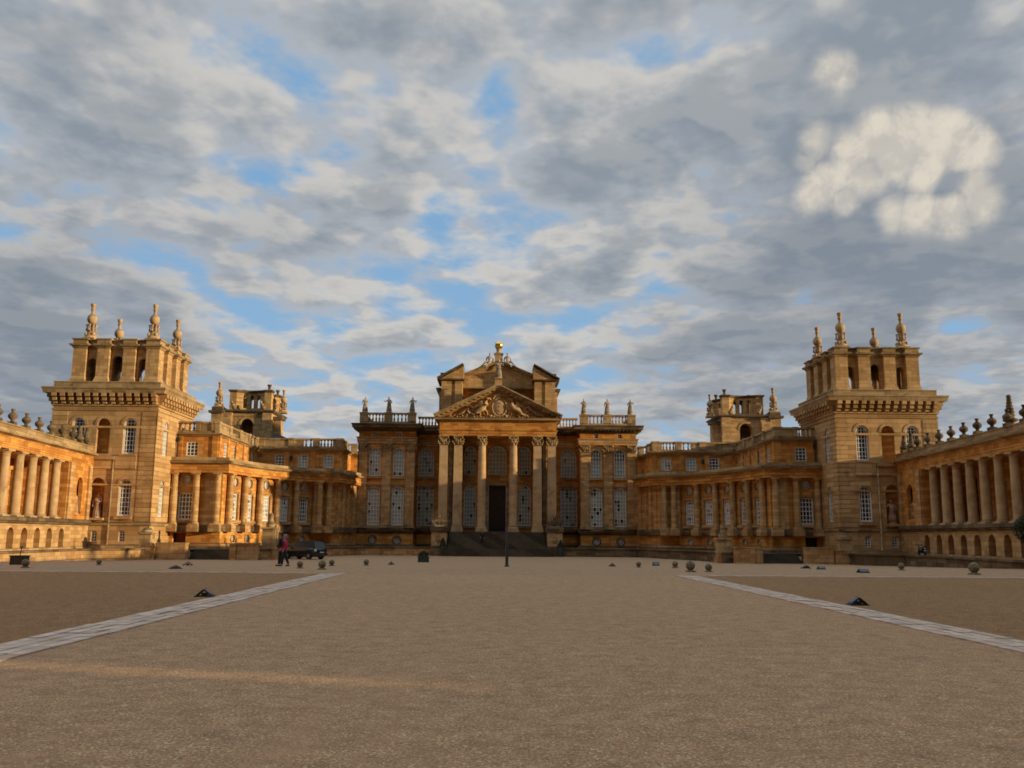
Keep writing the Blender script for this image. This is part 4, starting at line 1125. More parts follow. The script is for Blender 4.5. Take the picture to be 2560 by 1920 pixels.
    while z < 13.7:
        qb.fbox(F_, -.05, 1.55, 0, .045, z, z + .42); qb.fbox(SI, 9.05, 10.67, 0, .045, z, z + .42); z += .46
    qb.fbox(F_, .1, 1.4, 0, .02, 2.75, 13.6); flush(qb, 'quoin', 'tower', root, s); z = 2.75
    while z < 13.7:
        qb.fbox(F_, 9.05, 10.65, 0, .045, z, z + .42); z += .46
    qb.fbox(F_, 9.2, 10.5, 0, .02, 2.75, 13.6); flush(qb, 'quoin', 'tower', root, s)
    # ---- great cornice on paired scroll brackets
    c = MB(); c2 = MB()
    ring = [(X0, Y1), (X0, Y0), (X1, Y0), (X1, Y1)]
    c.sweep(ring, [(.04, 14.3), (.14, 14.35), (.16, 14.5), (.06, 14.52)], 0, True)
    for G_ in (F_, SI, SO, BK):
        L = 10.6; n = 13
        for k in range(n):
            u = .3 + (L - .6) * k / (n - 1)
            c.fbox(G_, u - .19, u + .19, 0, .35, 14.55, 14.85); c.fbox(G_, u - .21, u + .21, 0, .6, 14.85, 15.25); c.fbox(G_, u - .24, u + .24, 0, .8, 15.25, 15.6)
    part('bracket_course', c.mesh('bracket_course', s, AX), 'tower', root)
    c2.sweep(ring, [(.05, 15.58), (.8, 15.6), (.84, 15.75), (.88, 15.95), (.96, 16.05), (.96, 16.18), (.3, 16.24)], -2, True)
    c2.sweep(ring, [(.1, 16.2), (.1, 16.75), (.16, 16.78), (.12, 16.88)], -2, True)
    part('cornice', c2.mesh('cornice', s, AX), 'trim', root)
    c = MB(); c.box(X0 + .2, X1 - .2, Y0 + .2, Y1 - .2, 16.6, 16.8); part('roof', c.mesh('roof', s, AX), 'lead', root)
    # ---- lantern
    cx, cy, H, Rc = 39.85, 97.0, 4.45, .5
    def rot(k):
        a = k * pi / 2
        return lambda u, n, z: (cx + u * cos(a) + (H + n) * sin(a) * 1, cy + u * sin(a) - (H + n) * cos(a), z)
    lw = MB(); pi_ = MB(); ring2 = []
    for k in range(4):
        G_ = rot(k); G_.ang = lambda u, a=k * pi / 2: a
        G2 = lambda u, n, z, G_=G_: G_(u, n - Rc, z)
        lw.wall(G2, -3.9, 3.9, 16.8, 20.75, [(0, 1.05, 16.85, 19.9, 1), (-2.65, .85, 16.85, 19.6, 1), (2.65, .85, 16.85, 19.6, 1)], .5)
        lw.arch_trim(G2, 0, 1.05, 19.375, .14, .06)
        lw.wall(lambda u, n, z, G_=G_: G_(u, n - Rc - .5, z), -3.4, 3.4, 16.8, 20.75, [(0, 1.05, 16.85, 19.9, 1), (-2.65, .85, 16.85, 19.6, 1), (2.65, .85, 16.85, 19.6, 1)], .02)
        for a, b in ((-1.98, -.72), (.72, 1.98), (3.1, 4.45)):
            cr = b > 4; n0 = -1.35 if cr else -1.1; ta = .22
            pi_.fbox(G_, a, b, n0, 0, 17.6, 20.75)
            tb = ta if cr else 0
            P = [G_(a - ta, n0 - tb, 16.8), G_(b + ta, n0 - tb, 16.8), G_(b + ta, ta, 16.8), G_(a - ta, ta, 16.8),
                 G_(a, n0, 17.6), G_(b, n0, 17.6), G_(b, 0, 17.6), G_(a, 0, 17.6)]
            pi_.add(P, [(2, 3, 7, 6), (0, 4, 7, 3), (1, 2, 6, 5), (0, 1, 5, 4)])
            flush(pi_, 'lantern_pier', 'buff', root, s)
        for u, n in ((-4.45, 0), (-3.1, 0), (-3.1, -Rc), (-1.98, -Rc), (-1.98, 0), (-.72, 0), (-.72, -Rc), (.72, -Rc), (.72, 0), (1.98, 0), (1.98, -Rc), (3.1, -Rc), (3.1, 0)):
            ring2.append(G_(u, n, 0)[:2])
    part('lantern_wall', lw.mesh('lantern_wall', s, AX), 'buff', root)
    lc = MB(); lc.sweep(ring2, [(.02, 20.55), (.08, 20.6), (.12, 20.72), (.3, 20.8), (.36, 20.98), (.05, 21.02), (.05, 21.42), (.16, 21.46), (.2, 21.58), (.04, 21.62)], -1.3, True)
    part('lantern_cornice', lc.mesh('lantern_cornice', s, AX), 'trim', root)
    c = MB(); c.box(cx - 3.6, cx + 3.6, cy - 3.6, cy + 3.6, 20.9, 21.1); part('lantern_roof', c.mesh('lantern_roof', s, AX), 'grimy', root)
    for dx in (-1, 1):
        for dy in (-1, 1): part('pinnacle', finial_mesh(), None, root, (AX + s * (39.8 + dx * 3.28), cy + dy * 3.45, 21.6)).scale = (.9, .9, 1)
    # rainwater pipe on the tower front
    c = MB(); c.tube([(38.75, 91.4, .0), (38.75, 91.4, 9.1)], .08, 8); part('downpipe', c.mesh('downpipe', s, AX), 'trim', root)
    return root
for s in (-1, 1): build_tower(s)

# =====================================================================  REAR TOWERS
def build_rear(s):
    nm = 'left' if s < 0 else 'right'
    root = thing('rear_tower', (AX + s * 41, 148, 0), 'distant square tower behind the %s wing with a round arch and curved open lantern' % nm, 'tower', 'rear towers seen over the wings')
    x0, x1, y0, y1 = 37.2, 45.2, 148.0, 156.0
    F_ = frame(x0, y0, x1, y0); SI = frame(x0, y1, x0, y0)
    w = MB(); w.wall(F_, 0, 8, 8, 21.4, [(4.1, 2.1, 16.8, 20.35, 1), (2.4, .8, 15.4, 16.6, 0)], 1.2); w.wall(SI, 0, 8, 8, 21.4, [(4, 1.0, 18.2, 19.4, 0)], .5)
    w.wall(frame(x1, y0, x1, y1), 0, 8, 8, 21.4); w.wall(frame(x1, y1, x0, y1), 0, 8, 8, 21.4)
    w.fbox(F_, 1.9, 6.3, 0, .1, 20.7, 20.85); w.arch_trim(F_, 4.1, 2.1, 19.3, .3, .08)
    w.fbox(F_, .0, 1.5, 0, .4, 8, 21.3); w.fbox(F_, 6.5, 8, 0, .4, 8, 21.3)
    w.box(35.9, 37.2, y0 + .8, y0 + 2.6, 8, 20.3); w.box(45.2, 47.0, y0 - .6, y0 + 3, 8, 21.2); w.box(43.8, 45.2, y0 - .6, y0, 8, 20.6)
    part('wall', w.mesh('wall', s, AX), 'buff', root)
    c = MB(); c.sweep([(x0, y1), (x0, y0), (x1, y0), (x1, y1)], [(.02, 21.2), (.2, 21.3), (.5, 21.5), (.55, 21.7), (.2, 21.85)], -1.5, True)
    c.box(35.6, 37.2, y0 + .5, y0 + 2.9, 20.3, 20.8); c.box(44.9, 47.4, y0 - 1.0, y0 + 3.3, 21.2, 21.6); c.box(45.2, 47.0, y0 - .6, y0 + 3, 21.6, 22.2)
    part('cornice', c.mesh('cornice', s, AX), 'grimy', root)
    cx, cy, h = 41.1, 152.2, 3.45
    lw = MB(); lp = MB(); ring = []
    for k in range(4):
        a = k * pi / 2
        def G_(u, n, z, a=a): return (cx + u * cos(a) + (h + n) * sin(a), cy + u * sin(a) - (h + n) * cos(a), z)
        def GC(u, n, z, G_=G_): return G_(u, n - .95 + .95 * (u / 2.4) ** 2, z)
        lw.wall(GC, -2.4, 2.4, 21.8, 24.95, [(-1.15, .62, 22.3, 24.5, 1), (0, .62, 22.3, 24.5, 1), (1.15, .62, 22.3, 24.5, 1)], .35, seg=10)
        lp.fbox(G_, 2.3, 3.45, -1.15, 0, 21.8, 25.0); flush(lp, 'lantern_pier', 'buff', root, s)
        ring += [G_(-3.45, 0, 0)[:2], G_(-2.3, 0, 0)[:2]] + [GC(-2.2 + .55 * i, 0, 0)[:2] for i in range(9)] + [G_(2.3, 0, 0)[:2]]
    part('lantern_wall', lw.mesh('lantern_wall', s, AX), 'buff', root)
    c = MB(); c.sweep(ring, [(.02, 24.85), (.1, 24.95), (.22, 25.05), (.26, 25.25), (.03, 25.32)], -.5, True); part('lantern_cornice', c.mesh('lantern_cornice', s, AX), 'grimy', root)
    for x, y, z, sc_ in ((46.2, y0 + .6, 22.2, 1.08), (36.6, y0 + 5, 22.0, 1.0)):
        o = part('pinnacle', finial_mesh(), None, root, (AX + s * x, y, z)); o.scale = (sc_,) * 3
    m = MB(); m.lathe(0, 0, [(.35, 0), (.3, .25), (.2, .3), (.22, .6), (.36, .95), (.38, 1.05), (.1, 1.06)], 12); me = m.mesh('urn'); me.materials.append(M['grimy'])
    for dx, dy in ((-2.9, -2.9), (-2.9, 2.9), (2.9, 2.9)): part('urn', me, None, root, (AX + s * (cx + dx), cy + dy, 25.2))
    m = MB()
    for dx in (-2.2, 2.6):
        for j in range(3): m.ball((cx + dx - .2 + .2 * j, y0 - .1, 22.2 + .4 * j), .35 - .07 * j, 10, 7, rz=.35)
        flush(m, 'carved_scroll', 'trim', root, s)
for s in (-1, 1): build_rear(s)
# pale tent-like rooflight behind the left wing parapet
m = MB(); m.add([(-36.9, 146, 16.9), (-33.6, 146, 16.9), (-35.6, 146, 17.75), (-36.9, 152, 16.9), (-33.6, 152, 16.9), (-35.6, 152, 17.75)], [(0, 1, 2), (3, 5, 4), (0, 2, 5, 3), (1, 4, 5, 2)])
m.box(-36.9, -33.6, 146, 152, 9.6, 16.9)
o = part('rear_roof', m, 'lead'); tag(o, 'low grey roof just showing over the left wing parapet', 'roof')

# =====================================================================  COLONNADES
def urn_mesh():
    if 'urn' in CACHE: return CACHE['urn']
    m = MB(); m.box(-.3, .3, -.3, .3, 0, .2)
    m.lathe(0, 0, [(.24, .2), (.14, .28), (.16, .36), (.34, .5), (.4, .64), (.36, .78), (.2, .88), (.12, .96), (.13, 1.06), (.2, 1.16), (.17, 1.2), (.04, 1.21)], 16)
    me = m.mesh('roof_urn'); me.materials.append(M['grimy']); CACHE['urn'] = me; return me

def build_colonnade(s):
    nm = 'left' if s < 0 else 'right'
    root = thing('colonnade_wing', (AX + s * 41, 75, -.2), ('sunlit' if s < 0 else 'shadowed') + ' colonnade above a row of low arches on the %s side of the court' % nm, 'colonnade', 'colonnades flanking the court')
    XF = 39.75; YE = 91.4; YS = 56.0
    # frame runs from far to near so that n points into the court (towards -x on the canonical right side)
    F_ = frame(XF, YE, XF, YS); L = F_.L
    w = MB(); b = MB(); e = MB(); c = MB(); bk = MB()
    cy = [83.1 - 2.62 * k for k in range(10)]
    ar = [(YE - (y - 1.31), 1.25, .0, 2.0, 1) for y in cy if y - 1.31 > YS]
    w.wall(F_, 0, L, -.5, 2.45, ar + [(YE - 84.6, 1.2, 0, 2.0, 1)], .6)
    part('arcade_wall', w.mesh('arcade_wall', s, AX), 'buff', root)
    w = MB(); w.box(XF + .9, XF + 1.0, YS, YE, -.5, 2.4); part('arcade_back', w.mesh('arcade_back', s, AX), 'orange', root)
    b.sweep([(XF, YE), (XF, YS)], [(.02, 2.3), (.18, 2.36), (.22, 2.5), (.3, 2.55), (.3, 2.8), (.1, 2.86)], -4.5)
    part('ledge', b.mesh('ledge', s, AX), 'grimy', root)
    ft = MB()
    for y in [84.6 + 1.0] + [yy + .12 for yy in cy]: pass
    ft.sweep([(XF, YE), (XF, YS)], [(.08, -.5), (.08, .25), (.02, .3)], 0)
    part('plinth', ft.mesh('plinth', s, AX), 'plinth', root)
    for i, y in enumerate(cy): column(root, s, XF + .42, y, 2.86, .40, .3, 4.75, 5.3, 'doric', mat='pale')
    # solid end bay with pilasters and niche
    w = MB(); w.fbox(F_, .6, 1.3, 0, .2, 2.86, 8.15); flush(w, 'pilaster', 'buff', root, s); w.fbox(F_, 5.3, 6.3, 0, .2, 2.86, 8.15); flush(w, 'pilaster', 'buff', root, s)
    w.wall(F_, 0, YE - 85.0, 2.86, 8.2, [(3.2, 1.5, 3.4, 6.9, 1)], .4)
    w.wall(frame(XF, 85.0, XF + 4.2, 85.0), 0, 4.2, 2.86, 8.2)
    w.fbox(F_, 2.4, 4.0, -.95, -.9, 3.2, 6.8)
    part('end_bay', w.mesh('end_bay', s, AX), 'orange', root)
    # inner wall of the walk with piers and dark doorways
    G_ = frame(XF + 4.2, 85, XF + 4.2, YS)
    ops = [(85 - y + 1.31, 1.3, 2.9, 6.6, 0) for y in cy[2:3] + cy[6:7]]
    bk.wall(G_, 0, 85 - YS, 2.86, 8.2, [(1.9, 1.3, 2.9, 7.2, 0)], .8)
    for y in cy: bk.fbox(G_, 85 - y - .35, 85 - y + .35, 0, .25, 2.86, 8.1)
    part('inner_wall', bk.mesh('inner_wall', s, AX), 'orange', root)
    d_ = MB(); d_.box(XF + 4.9, XF + 5.0, 81, 85, 2.8, 8); part('doorway', d_.mesh('doorway', s, AX), 'dark', root)
    e.sweep([(XF, YE), (XF, YS)], [(.0, 8.16), (.0, 8.45), (.06, 8.48), (.06, 8.6), (.0, 8.62), (.0, 9.2)], -4.4)
    part('entablature', e.mesh('entablature', s, AX), 'orange', root)
    c.sweep([(XF, YE - .1), (XF, YS)], [(.02, 9.15), (.12, 9.2), (.42, 9.28), (.46, 9.45), (.05, 9.5), (.04, 10.0), (.1, 10.04), (.1, 10.14)], -.4)
    part('cornice', c.mesh('cornice', s, AX), 'trim', root)
    r_ = MB(); r_.box(XF + .3, XF + 20, YS, YE - .05, 9.25, 9.4); r_.box(XF + 5.2, XF + 19, YS, YE - .1, -.5, 9.25)
    part('roof', r_.mesh('roof', s, AX), 'lead', root)
    # ---- urns on the parapet
    for i, y in enumerate([85.7] + cy[:8]):
        if y < 58: continue
        o = part('roof_urn', urn_mesh(), None, None, (AX + s * skx(XF + .15, y), y, 10.14)); o.scale = (.92, .92, 1.05)
        tag(o, ['stone urn nearest the tower on the %s colonnade parapet', 'second stone urn from the tower on the %s colonnade parapet', 'third stone urn from the tower on the %s colonnade parapet', 'fourth stone urn from the tower on the %s colonnade parapet', 'fifth stone urn from the tower on the %s colonnade parapet', 'sixth stone urn from the tower on the %s colonnade parapet', 'seventh stone urn from the tower on the %s colonnade parapet', 'eighth stone urn from the tower on the %s colonnade parapet', 'ninth stone urn from the tower on the %s colonnade parapet'][i] % nm, 'urn', 'urns along the colonnade parapets')
    m = MB(); m.box(-.3, .3, -.3, .3, 0, .25); m.lathe(0, 0, [(.26, .25), (.42, .4), (.4, .55), (.24, .7), (.27, .8), (.2, 1.25), (.14, 1.6), (.2, 1.66), (.05, 1.7)], 12)
    me = m.mesh('roof_obelisk'); me.materials.append(M['grimy'])
    for j, y in enumerate((87.4, 89.3)):
        o = part('roof_obelisk', me, None, None, (AX + s * skx(XF + .15, y), y, 10.14)); tag(o, 'tapering stone obelisk on the %s colonnade parapet, %s' % (nm, 'second from the tower' if j == 0 else 'right against the tower front'), 'finial', 'obelisks at the tower end of the parapets')
    # ---- unseen block added out of the frame to shade the court (one storey, same cornice)
    ob = MB()
    n0 = YS
    def blk(a, b_, z): ob.box(XF + .1, XF + 14, b_, a, -.5, z)
    blk(YS, 12.0, 10.1)
    def beam_wall(a, b_, z): ob.box(XF + .1, XF + .9, b_, a, -.5, z)     # added unseen wall, notched so a streak of sun reaches the gravel
    beam_wall(12.0, 0.45, 10.1); beam_wall(0.45, -0.25, 5.6); beam_wall(-0.25, -75, 10.1)
    part('shade_range', ob.mesh('shade_range', s, AX), 'orange', root)
SKEW[0] = .09
for s in (-1, 1): build_colonnade(s)
SKEW[0] = None
o = None
for s, lb in ((-1, 'left'), (1, 'right')):
    statue('niche_statue', (AX + s * (34.7 + 5.45), 91.5 + .35, 3.1), 'draped statue standing in the ground floor niche of the %s tower' % lb, 'statues in the niches', 2 if s < 0 else 1, 'statue_pink', 2.4)
    statue('niche_statue', (AX + s * (39.75 + .35 + .68), 88.2, 3.4), 'statue in the end bay niche of the %s colonnade' % lb, 'statues in the niches', 1 if s < 0 else 2, 'statue_pink', 2.1, rz=pi / 2 * (1 if s < 0 else -1))
m = MB(); m.lathe(0, 0, [(.4, 0), (.3, .15), (.25, .3), (.55, .5), (.6, .62), (.3, .8), (.34, .95), (.26, 1.8), (.14, 2.7), (.2, 2.75), (.16, 3.0), (.05, 3.05)], 16)
for k in range(6): m.lathe(0, 0, [(.36 - .035 * k, 1.0 + .3 * k), (.4 - .035 * k, 1.06 + .3 * k), (.33 - .035 * k, 1.12 + .3 * k)], 14)
o = part('large_obelisk', m, 'grimy', None, (AX + 39.75 - .75, 67.5, 10.14)); o.scale = (.95, .95, .8)
tag(o, 'tall ringed stone finial at the right edge of the photo, largest on the right parapet', 'finial')

# =====================================================================  TERRACE WALLS, PIERS
def terrace(s):
    nm = 'left' if s < 0 else 'right'
    root = thing('terrace', (AX + s * 30, 90, -.9), '%s raised stone terrace with low retaining wall and wide steps before the wing' % nm, 'terrace', 'terraces before the wings')
    seg = [(7.9, 114.0), (17.6, 114.0), (18.9, 110.0), (22.3, 97.0), (22.35, 90.2), (26.0, 90.2)]
    seg2 = [(30.2, 90.2), (34.0, 89.8), (34.9, 86.0), (37.6, 83.8), (36.3, 56.0), (36.3, 40.0)]
    a = MB(); t = MB()
    for sg in (seg, seg2):
        a.sweep(sg, [(.06, -1.1), (.06, -.75), (0, -.7), (0, .02)], -.5)
        t.sweep(sg, [(.0, .0), (.1, .03), (.1, .17), (-.02, .2)], -.5)
    part('retaining_wall', a.mesh('retaining_wall', s, AX), 'plinth' if s < 0 else 'grimy', root); part('coping', t.mesh('coping', s, AX), 'grimy', root)  # left wall paler, right darker: sun and shade put into the stone colour
    st = MB()
    for k in range(6): st.box(26.0, 30.2, 90.2 + .34 * k - .1, 93.2, -.95 + .17 * k - .06, -.95 + .17 * (k + 1))
    part('flight', st.mesh('flight', s, AX), 'step', root)
    pv = MB()
    P = [(7.7, 114.3), (17.3, 114.3), (18.7, 110.3), (22.1, 97.2), (22.45, 90.6), (26.0, 90.6), (26, 92.2), (30.2, 92.2), (30.2, 90.6), (34.3, 90.1), (35.2, 86.2), (37.9, 84), (36.6, 56), (36.6, 40), (41.5, 40), (41.5, 97), (30.5, 110), (23, 123), (7.7, 126)]
    pv.add([(x, y, .04) for x, y in P], [tuple(range(len(P)))[::-1]])
    part('paving', pv.mesh('paving', s, AX), 'grimy', root)
    # low dwarf walls beside the steps
    d_ = MB()
    for x0, x1, y0, y1, h in ((30.2, 32.9, 88.9, 89.9, .62), (33.0, 33.8, 88.6, 89.8, .35), (25.4, 26.0, 89.2, 92.6, .55), (23.3, 25.4, 89.4, 90.1, .6)):
        d_.box(x0, x1, y0, y1, -1.0, h)
        d_.box(x0 - .06, x1 + .06, y0 - .06, y1 + .06, h, h + .12); flush(d_, 'dwarf_wall', 'plinth', root, s)
for s in (-1, 1): terrace(s)

def pier(s, x, y, top, lb, w=1.15):
    X = AX + s * x
    p = thing('gate_pier', (X, y, -.9), lb, 'pier', 'tall stone piers at the terrace edge')
    m = MB(); m.box(X - w / 2, X + w / 2, y - w / 2, y + w / 2, -1.0, top); part('shaft', m, 'trim', p)
    m = MB(); m.box(X - w / 2 - .12, X + w / 2 + .12, y - w / 2 - .12, y + w / 2 + .12, -1.0, -.3); m.box(X - w / 2 - .06, X + w / 2 + .06, y - w / 2 - .06, y + w / 2 + .06, .1, .25); part('base', m, 'plinth', p)
    m = MB(); m.box(X - w / 2 - .1, X + w / 2 + .1, y - w / 2 - .1, y + w / 2 + .1, top, top + .18)
    if top > 2.0 or w > 1.2:
        m.lathe(X, y, [(.4, top + .18), (.5, top + .5), (.3, top + .75), (.2, top + 1.1), (.3, top + 1.3), (.1, top + 1.6)], 12)
    else:
        m.lathe(X, y, [(w * .5, top + .18), (w * .47, top + .4), (w * .3, top + .6), (.05, top + .68)], 14)
    part('cap', m, 'trim', p)
pier(-1, 22.6, 91.2, 2.1, 'tall stone pier with an urn shaped cap beside the walking couple', 1.3)
pier(-1, 34.0, 89.2, 1.5, 'stone pier with a domed cap at the foot of the left tower', 1.1)
pier(1, 22.6, 91.2, 1.4, 'stone pier with an urn shaped cap, left of the right terrace steps', 1.3)
pier(1, 34.0, 89.2, 1.5, 'stone pier with a domed cap at the foot of the right tower', 1.1)

# =====================================================================  COURT FURNITURE
def ground_at(px, py, z_guess=0.0): return None
def bollard(x, y, r, lb, base=True):
    m = MB(); z = gz(y)
    o = thing('ball_bollard', (x, y, z), lb, 'bollard', 'stone ball bollards along the gravel')
    m.ball((x, y, z + r * 1.35), r, 16, 12); part('ball', m, 'ballstone', o)
    m = MB(); m.lathe(x, y, [(r * 1.15, z - .02), (r * 1.15, z + r * .25), (r * .6, z + r * .4), (r * .5, z + r * .55)], 14); part('foot', m, 'ballstone', o)
for x, y, r, lb in ((-21.4, 42.3, .17, 'tan stone ball bollard at the far left beside the dark crate'), (-20.6, 48.2, .13, 'small tan stone ball in front of the left colonnade and tower'),
                    (-9.3, 44.1, .15, 'stone ball bollard right behind the walking couple'), (-8.0, 42.8, .18, 'largest dark stone ball, at the inner end of the left paving strip'),
                    (-8.9, 50.4, .15, 'stone ball bollard just behind the largest dark ball on the left'), (-7.45, 53.5, .16, 'stone ball bollard standing in front of the central block, left of the portico'),
                    (8.35, 53.0, .15, 'stone ball bollard before the right end of the central block'), (10.2, 51.6, .17, 'stone ball bollard before the start of the right curved wing'),
                    (9.2, 42.9, .22, 'larger stone ball on a foot at the end of the right paving strip'), (10.1, 43.1, .17, 'smaller stone ball on a foot beside the larger one, right paving strip'),
                    (21.9, 49.0, .17, 'pale tan stone ball in front of the right tower'), (22.1, 41.9, .24, 'mossy stone ball on a foot at the far right before the colonnade')):
    bollard(x, y, r, lb)

def floodlight(x, y, w, d_, h, rz, lb):
    z = gz(y)
    o = thing('floodlight', (x, y, z), lb, 'floodlight', 'ground floodlights with ridged covers', rz)
    m = MB(); a, b = w / 2, d_ / 2
    # two sloping plates meeting in a ridge, open ends, on a thin tray
    t = .02
    m.add([(-a, -b, .03), (-a, b, .03), (0, b, h), (0, -b, h), (-a + t * 2, -b, .03), (-a + t * 2, b, .03), (0, b, h - t * 1.6), (0, -b, h - t * 1.6)], [(0, 1, 2, 3), (4, 7, 6, 5), (0, 3, 7, 4), (1, 5, 6, 2)])
    m.add([(a, -b, .03), (a, b, .03), (0, b, h), (0, -b, h), (a - t * 2, -b, .03), (a - t * 2, b, .03), (0, b, h - t * 1.6), (0, -b, h - t * 1.6)], [(0, 3, 2, 1), (4, 5, 6, 7), (0, 4, 7, 3), (1, 2, 6, 5)])
    m.box(-a - .02, a + .02, -b - .02, b + .02, 0, .03)
    part('cover', m, 'blackbox', o, world=False)
    m = MB(); m.add([(-a * .85, -b * .8, .03 + h * .15 + .012), (-a * .85, b * .8, .03 + h * .15 + .012), (-a * .12, b * .8, h * .9 + .012), (-a * .12, -b * .8, h * .9 + .012)], [(0, 1, 2, 3)])
    m.add([(a * .85, -b * .8, .03 + h * .15 + .012), (a * .85, b * .8, .03 + h * .15 + .012), (a * .12, b * .8, h * .9 + .012), (a * .12, -b * .8, h * .9 + .012)], [(3, 2, 1, 0)])
    part('lens', m, 'lampglass', o, world=False)
    m = MB(); m.box(-a * .3, a * .3, -b * .7, b * .7, .03, h * .5); part('lamp_body', m, 'iron', o, world=False)
floodlight(-7.45, 23.9, .42, .34, .2, .12, 'dark ridged floodlight on the outer side of the left paving strip, nearest left')
floodlight(8.85, 22.3, .42, .34, .2, -.12, 'dark ridged floodlight on the outer side of the right paving strip, nearest right')
floodlight(-14.7, 42.6, .5, .4, .16, .5, 'dark floodlight lying before the left terrace, front one of a pair')
floodlight(-16.4, 49.4, .5, .4, .2, .3, 'dark floodlight before the left terrace, rear one of a pair')
floodlight(-6.95, 62.0, .4, .34, .22, 0, 'tiny ridged floodlight far out in front of the portico, left')
floodlight(7.85, 61.0, .42, .34, .22, 0, 'tiny ridged floodlight far out in front of the portico, right')
floodlight(12.9, 73.0, .7, .5, .3, 1.5, 'dark box shaped floodlight before the central block, right')
floodlight(18.6, 54.5, .5, .34, .2, 0, 'ridged floodlight before the right terrace steps')
floodlight(18.1, 50.5, .5, .4, .17, 1.4, 'flat dark floodlight before the right tower, middle one of three')
floodlight(17.55, 43.4, .55, .45, .18, 1.45, 'flat grey floodlight before the right tower, nearest one of three')

# slender dark post standing on the axis
z = gz(53); p = thing('signal_post', (.72, 53.1, z), 'thin dark post standing alone on the gravel before the door', 'post')
m = MB(); m.lathe(.72, 53.1, [(.09, z), (.085, z + 1.2), (.06, z + 1.25), (.05, z + 2.25), (.02, z + 2.3)], 10); part('shaft', m, 'iron', p)
m = MB(); m.lathe(.72, 53.1, [(.14, z - .01), (.13, z + .08), (.09, z + .12)], 12); part('foot', m, 'iron', p)

# dark crate with a rod on the far left
z = gz(47.5); p = thing('equipment_crate', (-24.4, 47.6, z), 'black equipment crate with a thin rod on top, far left of the gravel', 'crate')
m = MB(); m.box(-24.75, -24.05, 47.3, 47.9, z, z + .42); part('box', m, 'iron', p)
m = MB(); m.box(-24.78, -24.02, 47.27, 47.93, z + .42, z + .47); part('lid', m, 'blackbox', p)
m = MB(); m.tube([(-24.4, 47.6, z + .47), (-24.36, 47.6, z + .85)], .025, 6); m.ball((-24.36, 47.6, z + .88), .06, 8, 6); part('rod', m, 'iron', p)

# low planter left of the steps
z = gz(88); p = thing('planter_box', (-6.7, 86.8, z), 'low dark green planter box with a small shrub, left of the portico steps', 'planter')
m = MB(); m.box(-7.2, -6.2, 86.4, 87.2, z, z + .45); m.box(-7.25, -6.15, 86.35, 87.25, z + .45, z + .52); part('box', m, 'planter', p)
m = MB(); random.seed(5)
for k in range(160):
    a = random.uniform(-.45, .45); b_ = random.uniform(-.35, .35); zz = random.uniform(0, .55) * (1 - abs(a)); c_ = random.uniform(0, 6.3); q = .09
    x, y, w_ = -6.7 + a, 86.8 + b_, z + .5 + zz
    m.add([(x - q * cos(c_), y - q * sin(c_), w_), (x, y, w_ - q * .6), (x + q * cos(c_), y + q * sin(c_), w_ + .03), (x, y, w_ + q)], [(0, 1, 2, 3)])
part('shrub', m, 'leaf', p)

# small dark topiary cones beside the pedestals
for x, h, lb in ((-6.4, 1.1, 'small dark conical shrub at the foot of the left pedestal'), (8.2, .9, 'small dark conical shrub at the foot of the right pedestal')):
    m = MB(); random.seed(int(h * 10))
    for k in range(260):
        t = random.random(); r = .42 * (1 - t) + .03; a = random.uniform(0, 6.3); x_, y_, z_ = x + r * cos(a), 113.5 - 0 + r * sin(a) * .6, .2 + t * h; c_ = random.uniform(0, 6.3); q = .08
        m.add([(x_ - q * cos(c_), y_ - q * sin(c_), z_), (x_, y_, z_ - q), (x_ + q * cos(c_), y_ + q * sin(c_), z_), (x_, y_, z_ + q)], [(0, 1, 2, 3)])
    o = thing('potted_shrub', (x, 113.5, -.9), lb, 'shrub', 'shrubs at the pedestals')
    part('foliage', m, 'leaf', o); m = MB(); m.lathe(x, 113.5, [(.25, -.9), (.35, .1), (.32, .25)], 12); part('pot', m, 'planter', o)

# clipped bay tree at the right edge
TX, TY, TZ = 38.0, 64.0, .04
p = thing('bay_tree', (TX, TY, TZ), 'clipped round bay tree in a square tub at the right edge before the colonnade', 'tree')
m = MB(); m.tube([(TX, TY, TZ + .5), (TX + .03, TY, TZ + 1.2), (TX, TY, TZ + 2.2)], [.07, .06, .05], 8)
for k in range(7):
    a = k * .9; m.tube([(TX, TY, TZ + 1.5 + .1 * k), (TX + .5 * cos(a), TY + .5 * sin(a), TZ + 2.1 + .12 * k)], [.035, .015], 5)
part('trunk', m, 'bark', p)
m = MB(); random.seed(11)
for k in range(4200):
    u = random.uniform(-1, 1); a = random.uniform(0, 2 * pi); rr = 1.12 * (random.random() ** .28) * (1 + .07 * sin(3 * a + 5 * u) + .05 * sin(7 * a))
    x, y, z = TX + rr * sqrt(1 - u * u) * cos(a), TY + rr * sqrt(1 - u * u) * sin(a), TZ + 2.3 + rr * u
    q = random.uniform(.05, .1); c_ = random.uniform(0, 6.3); e_ = random.uniform(-.8, .8)
    dx, dy = cos(c_) * q, sin(c_) * q
    m.add([(x - dx, y - dy, z - e_ * q), (x + dy * .4, y - dx * .4, z), (x + dx, y + dy, z + e_ * q), (x - dy * .4, y + dx * .4, z + .02)], [(0, 1, 2, 3)])
part('crown', m, 'leaf', p)
m = MB(); m.box(TX - .38, TX + .38, TY - .38, TY + .38, TZ, TZ + .6); m.box(TX - .42, TX + .42, TY - .42, TY + .42, TZ + .52, TZ + .6); part('tub', m, 'planter', p)

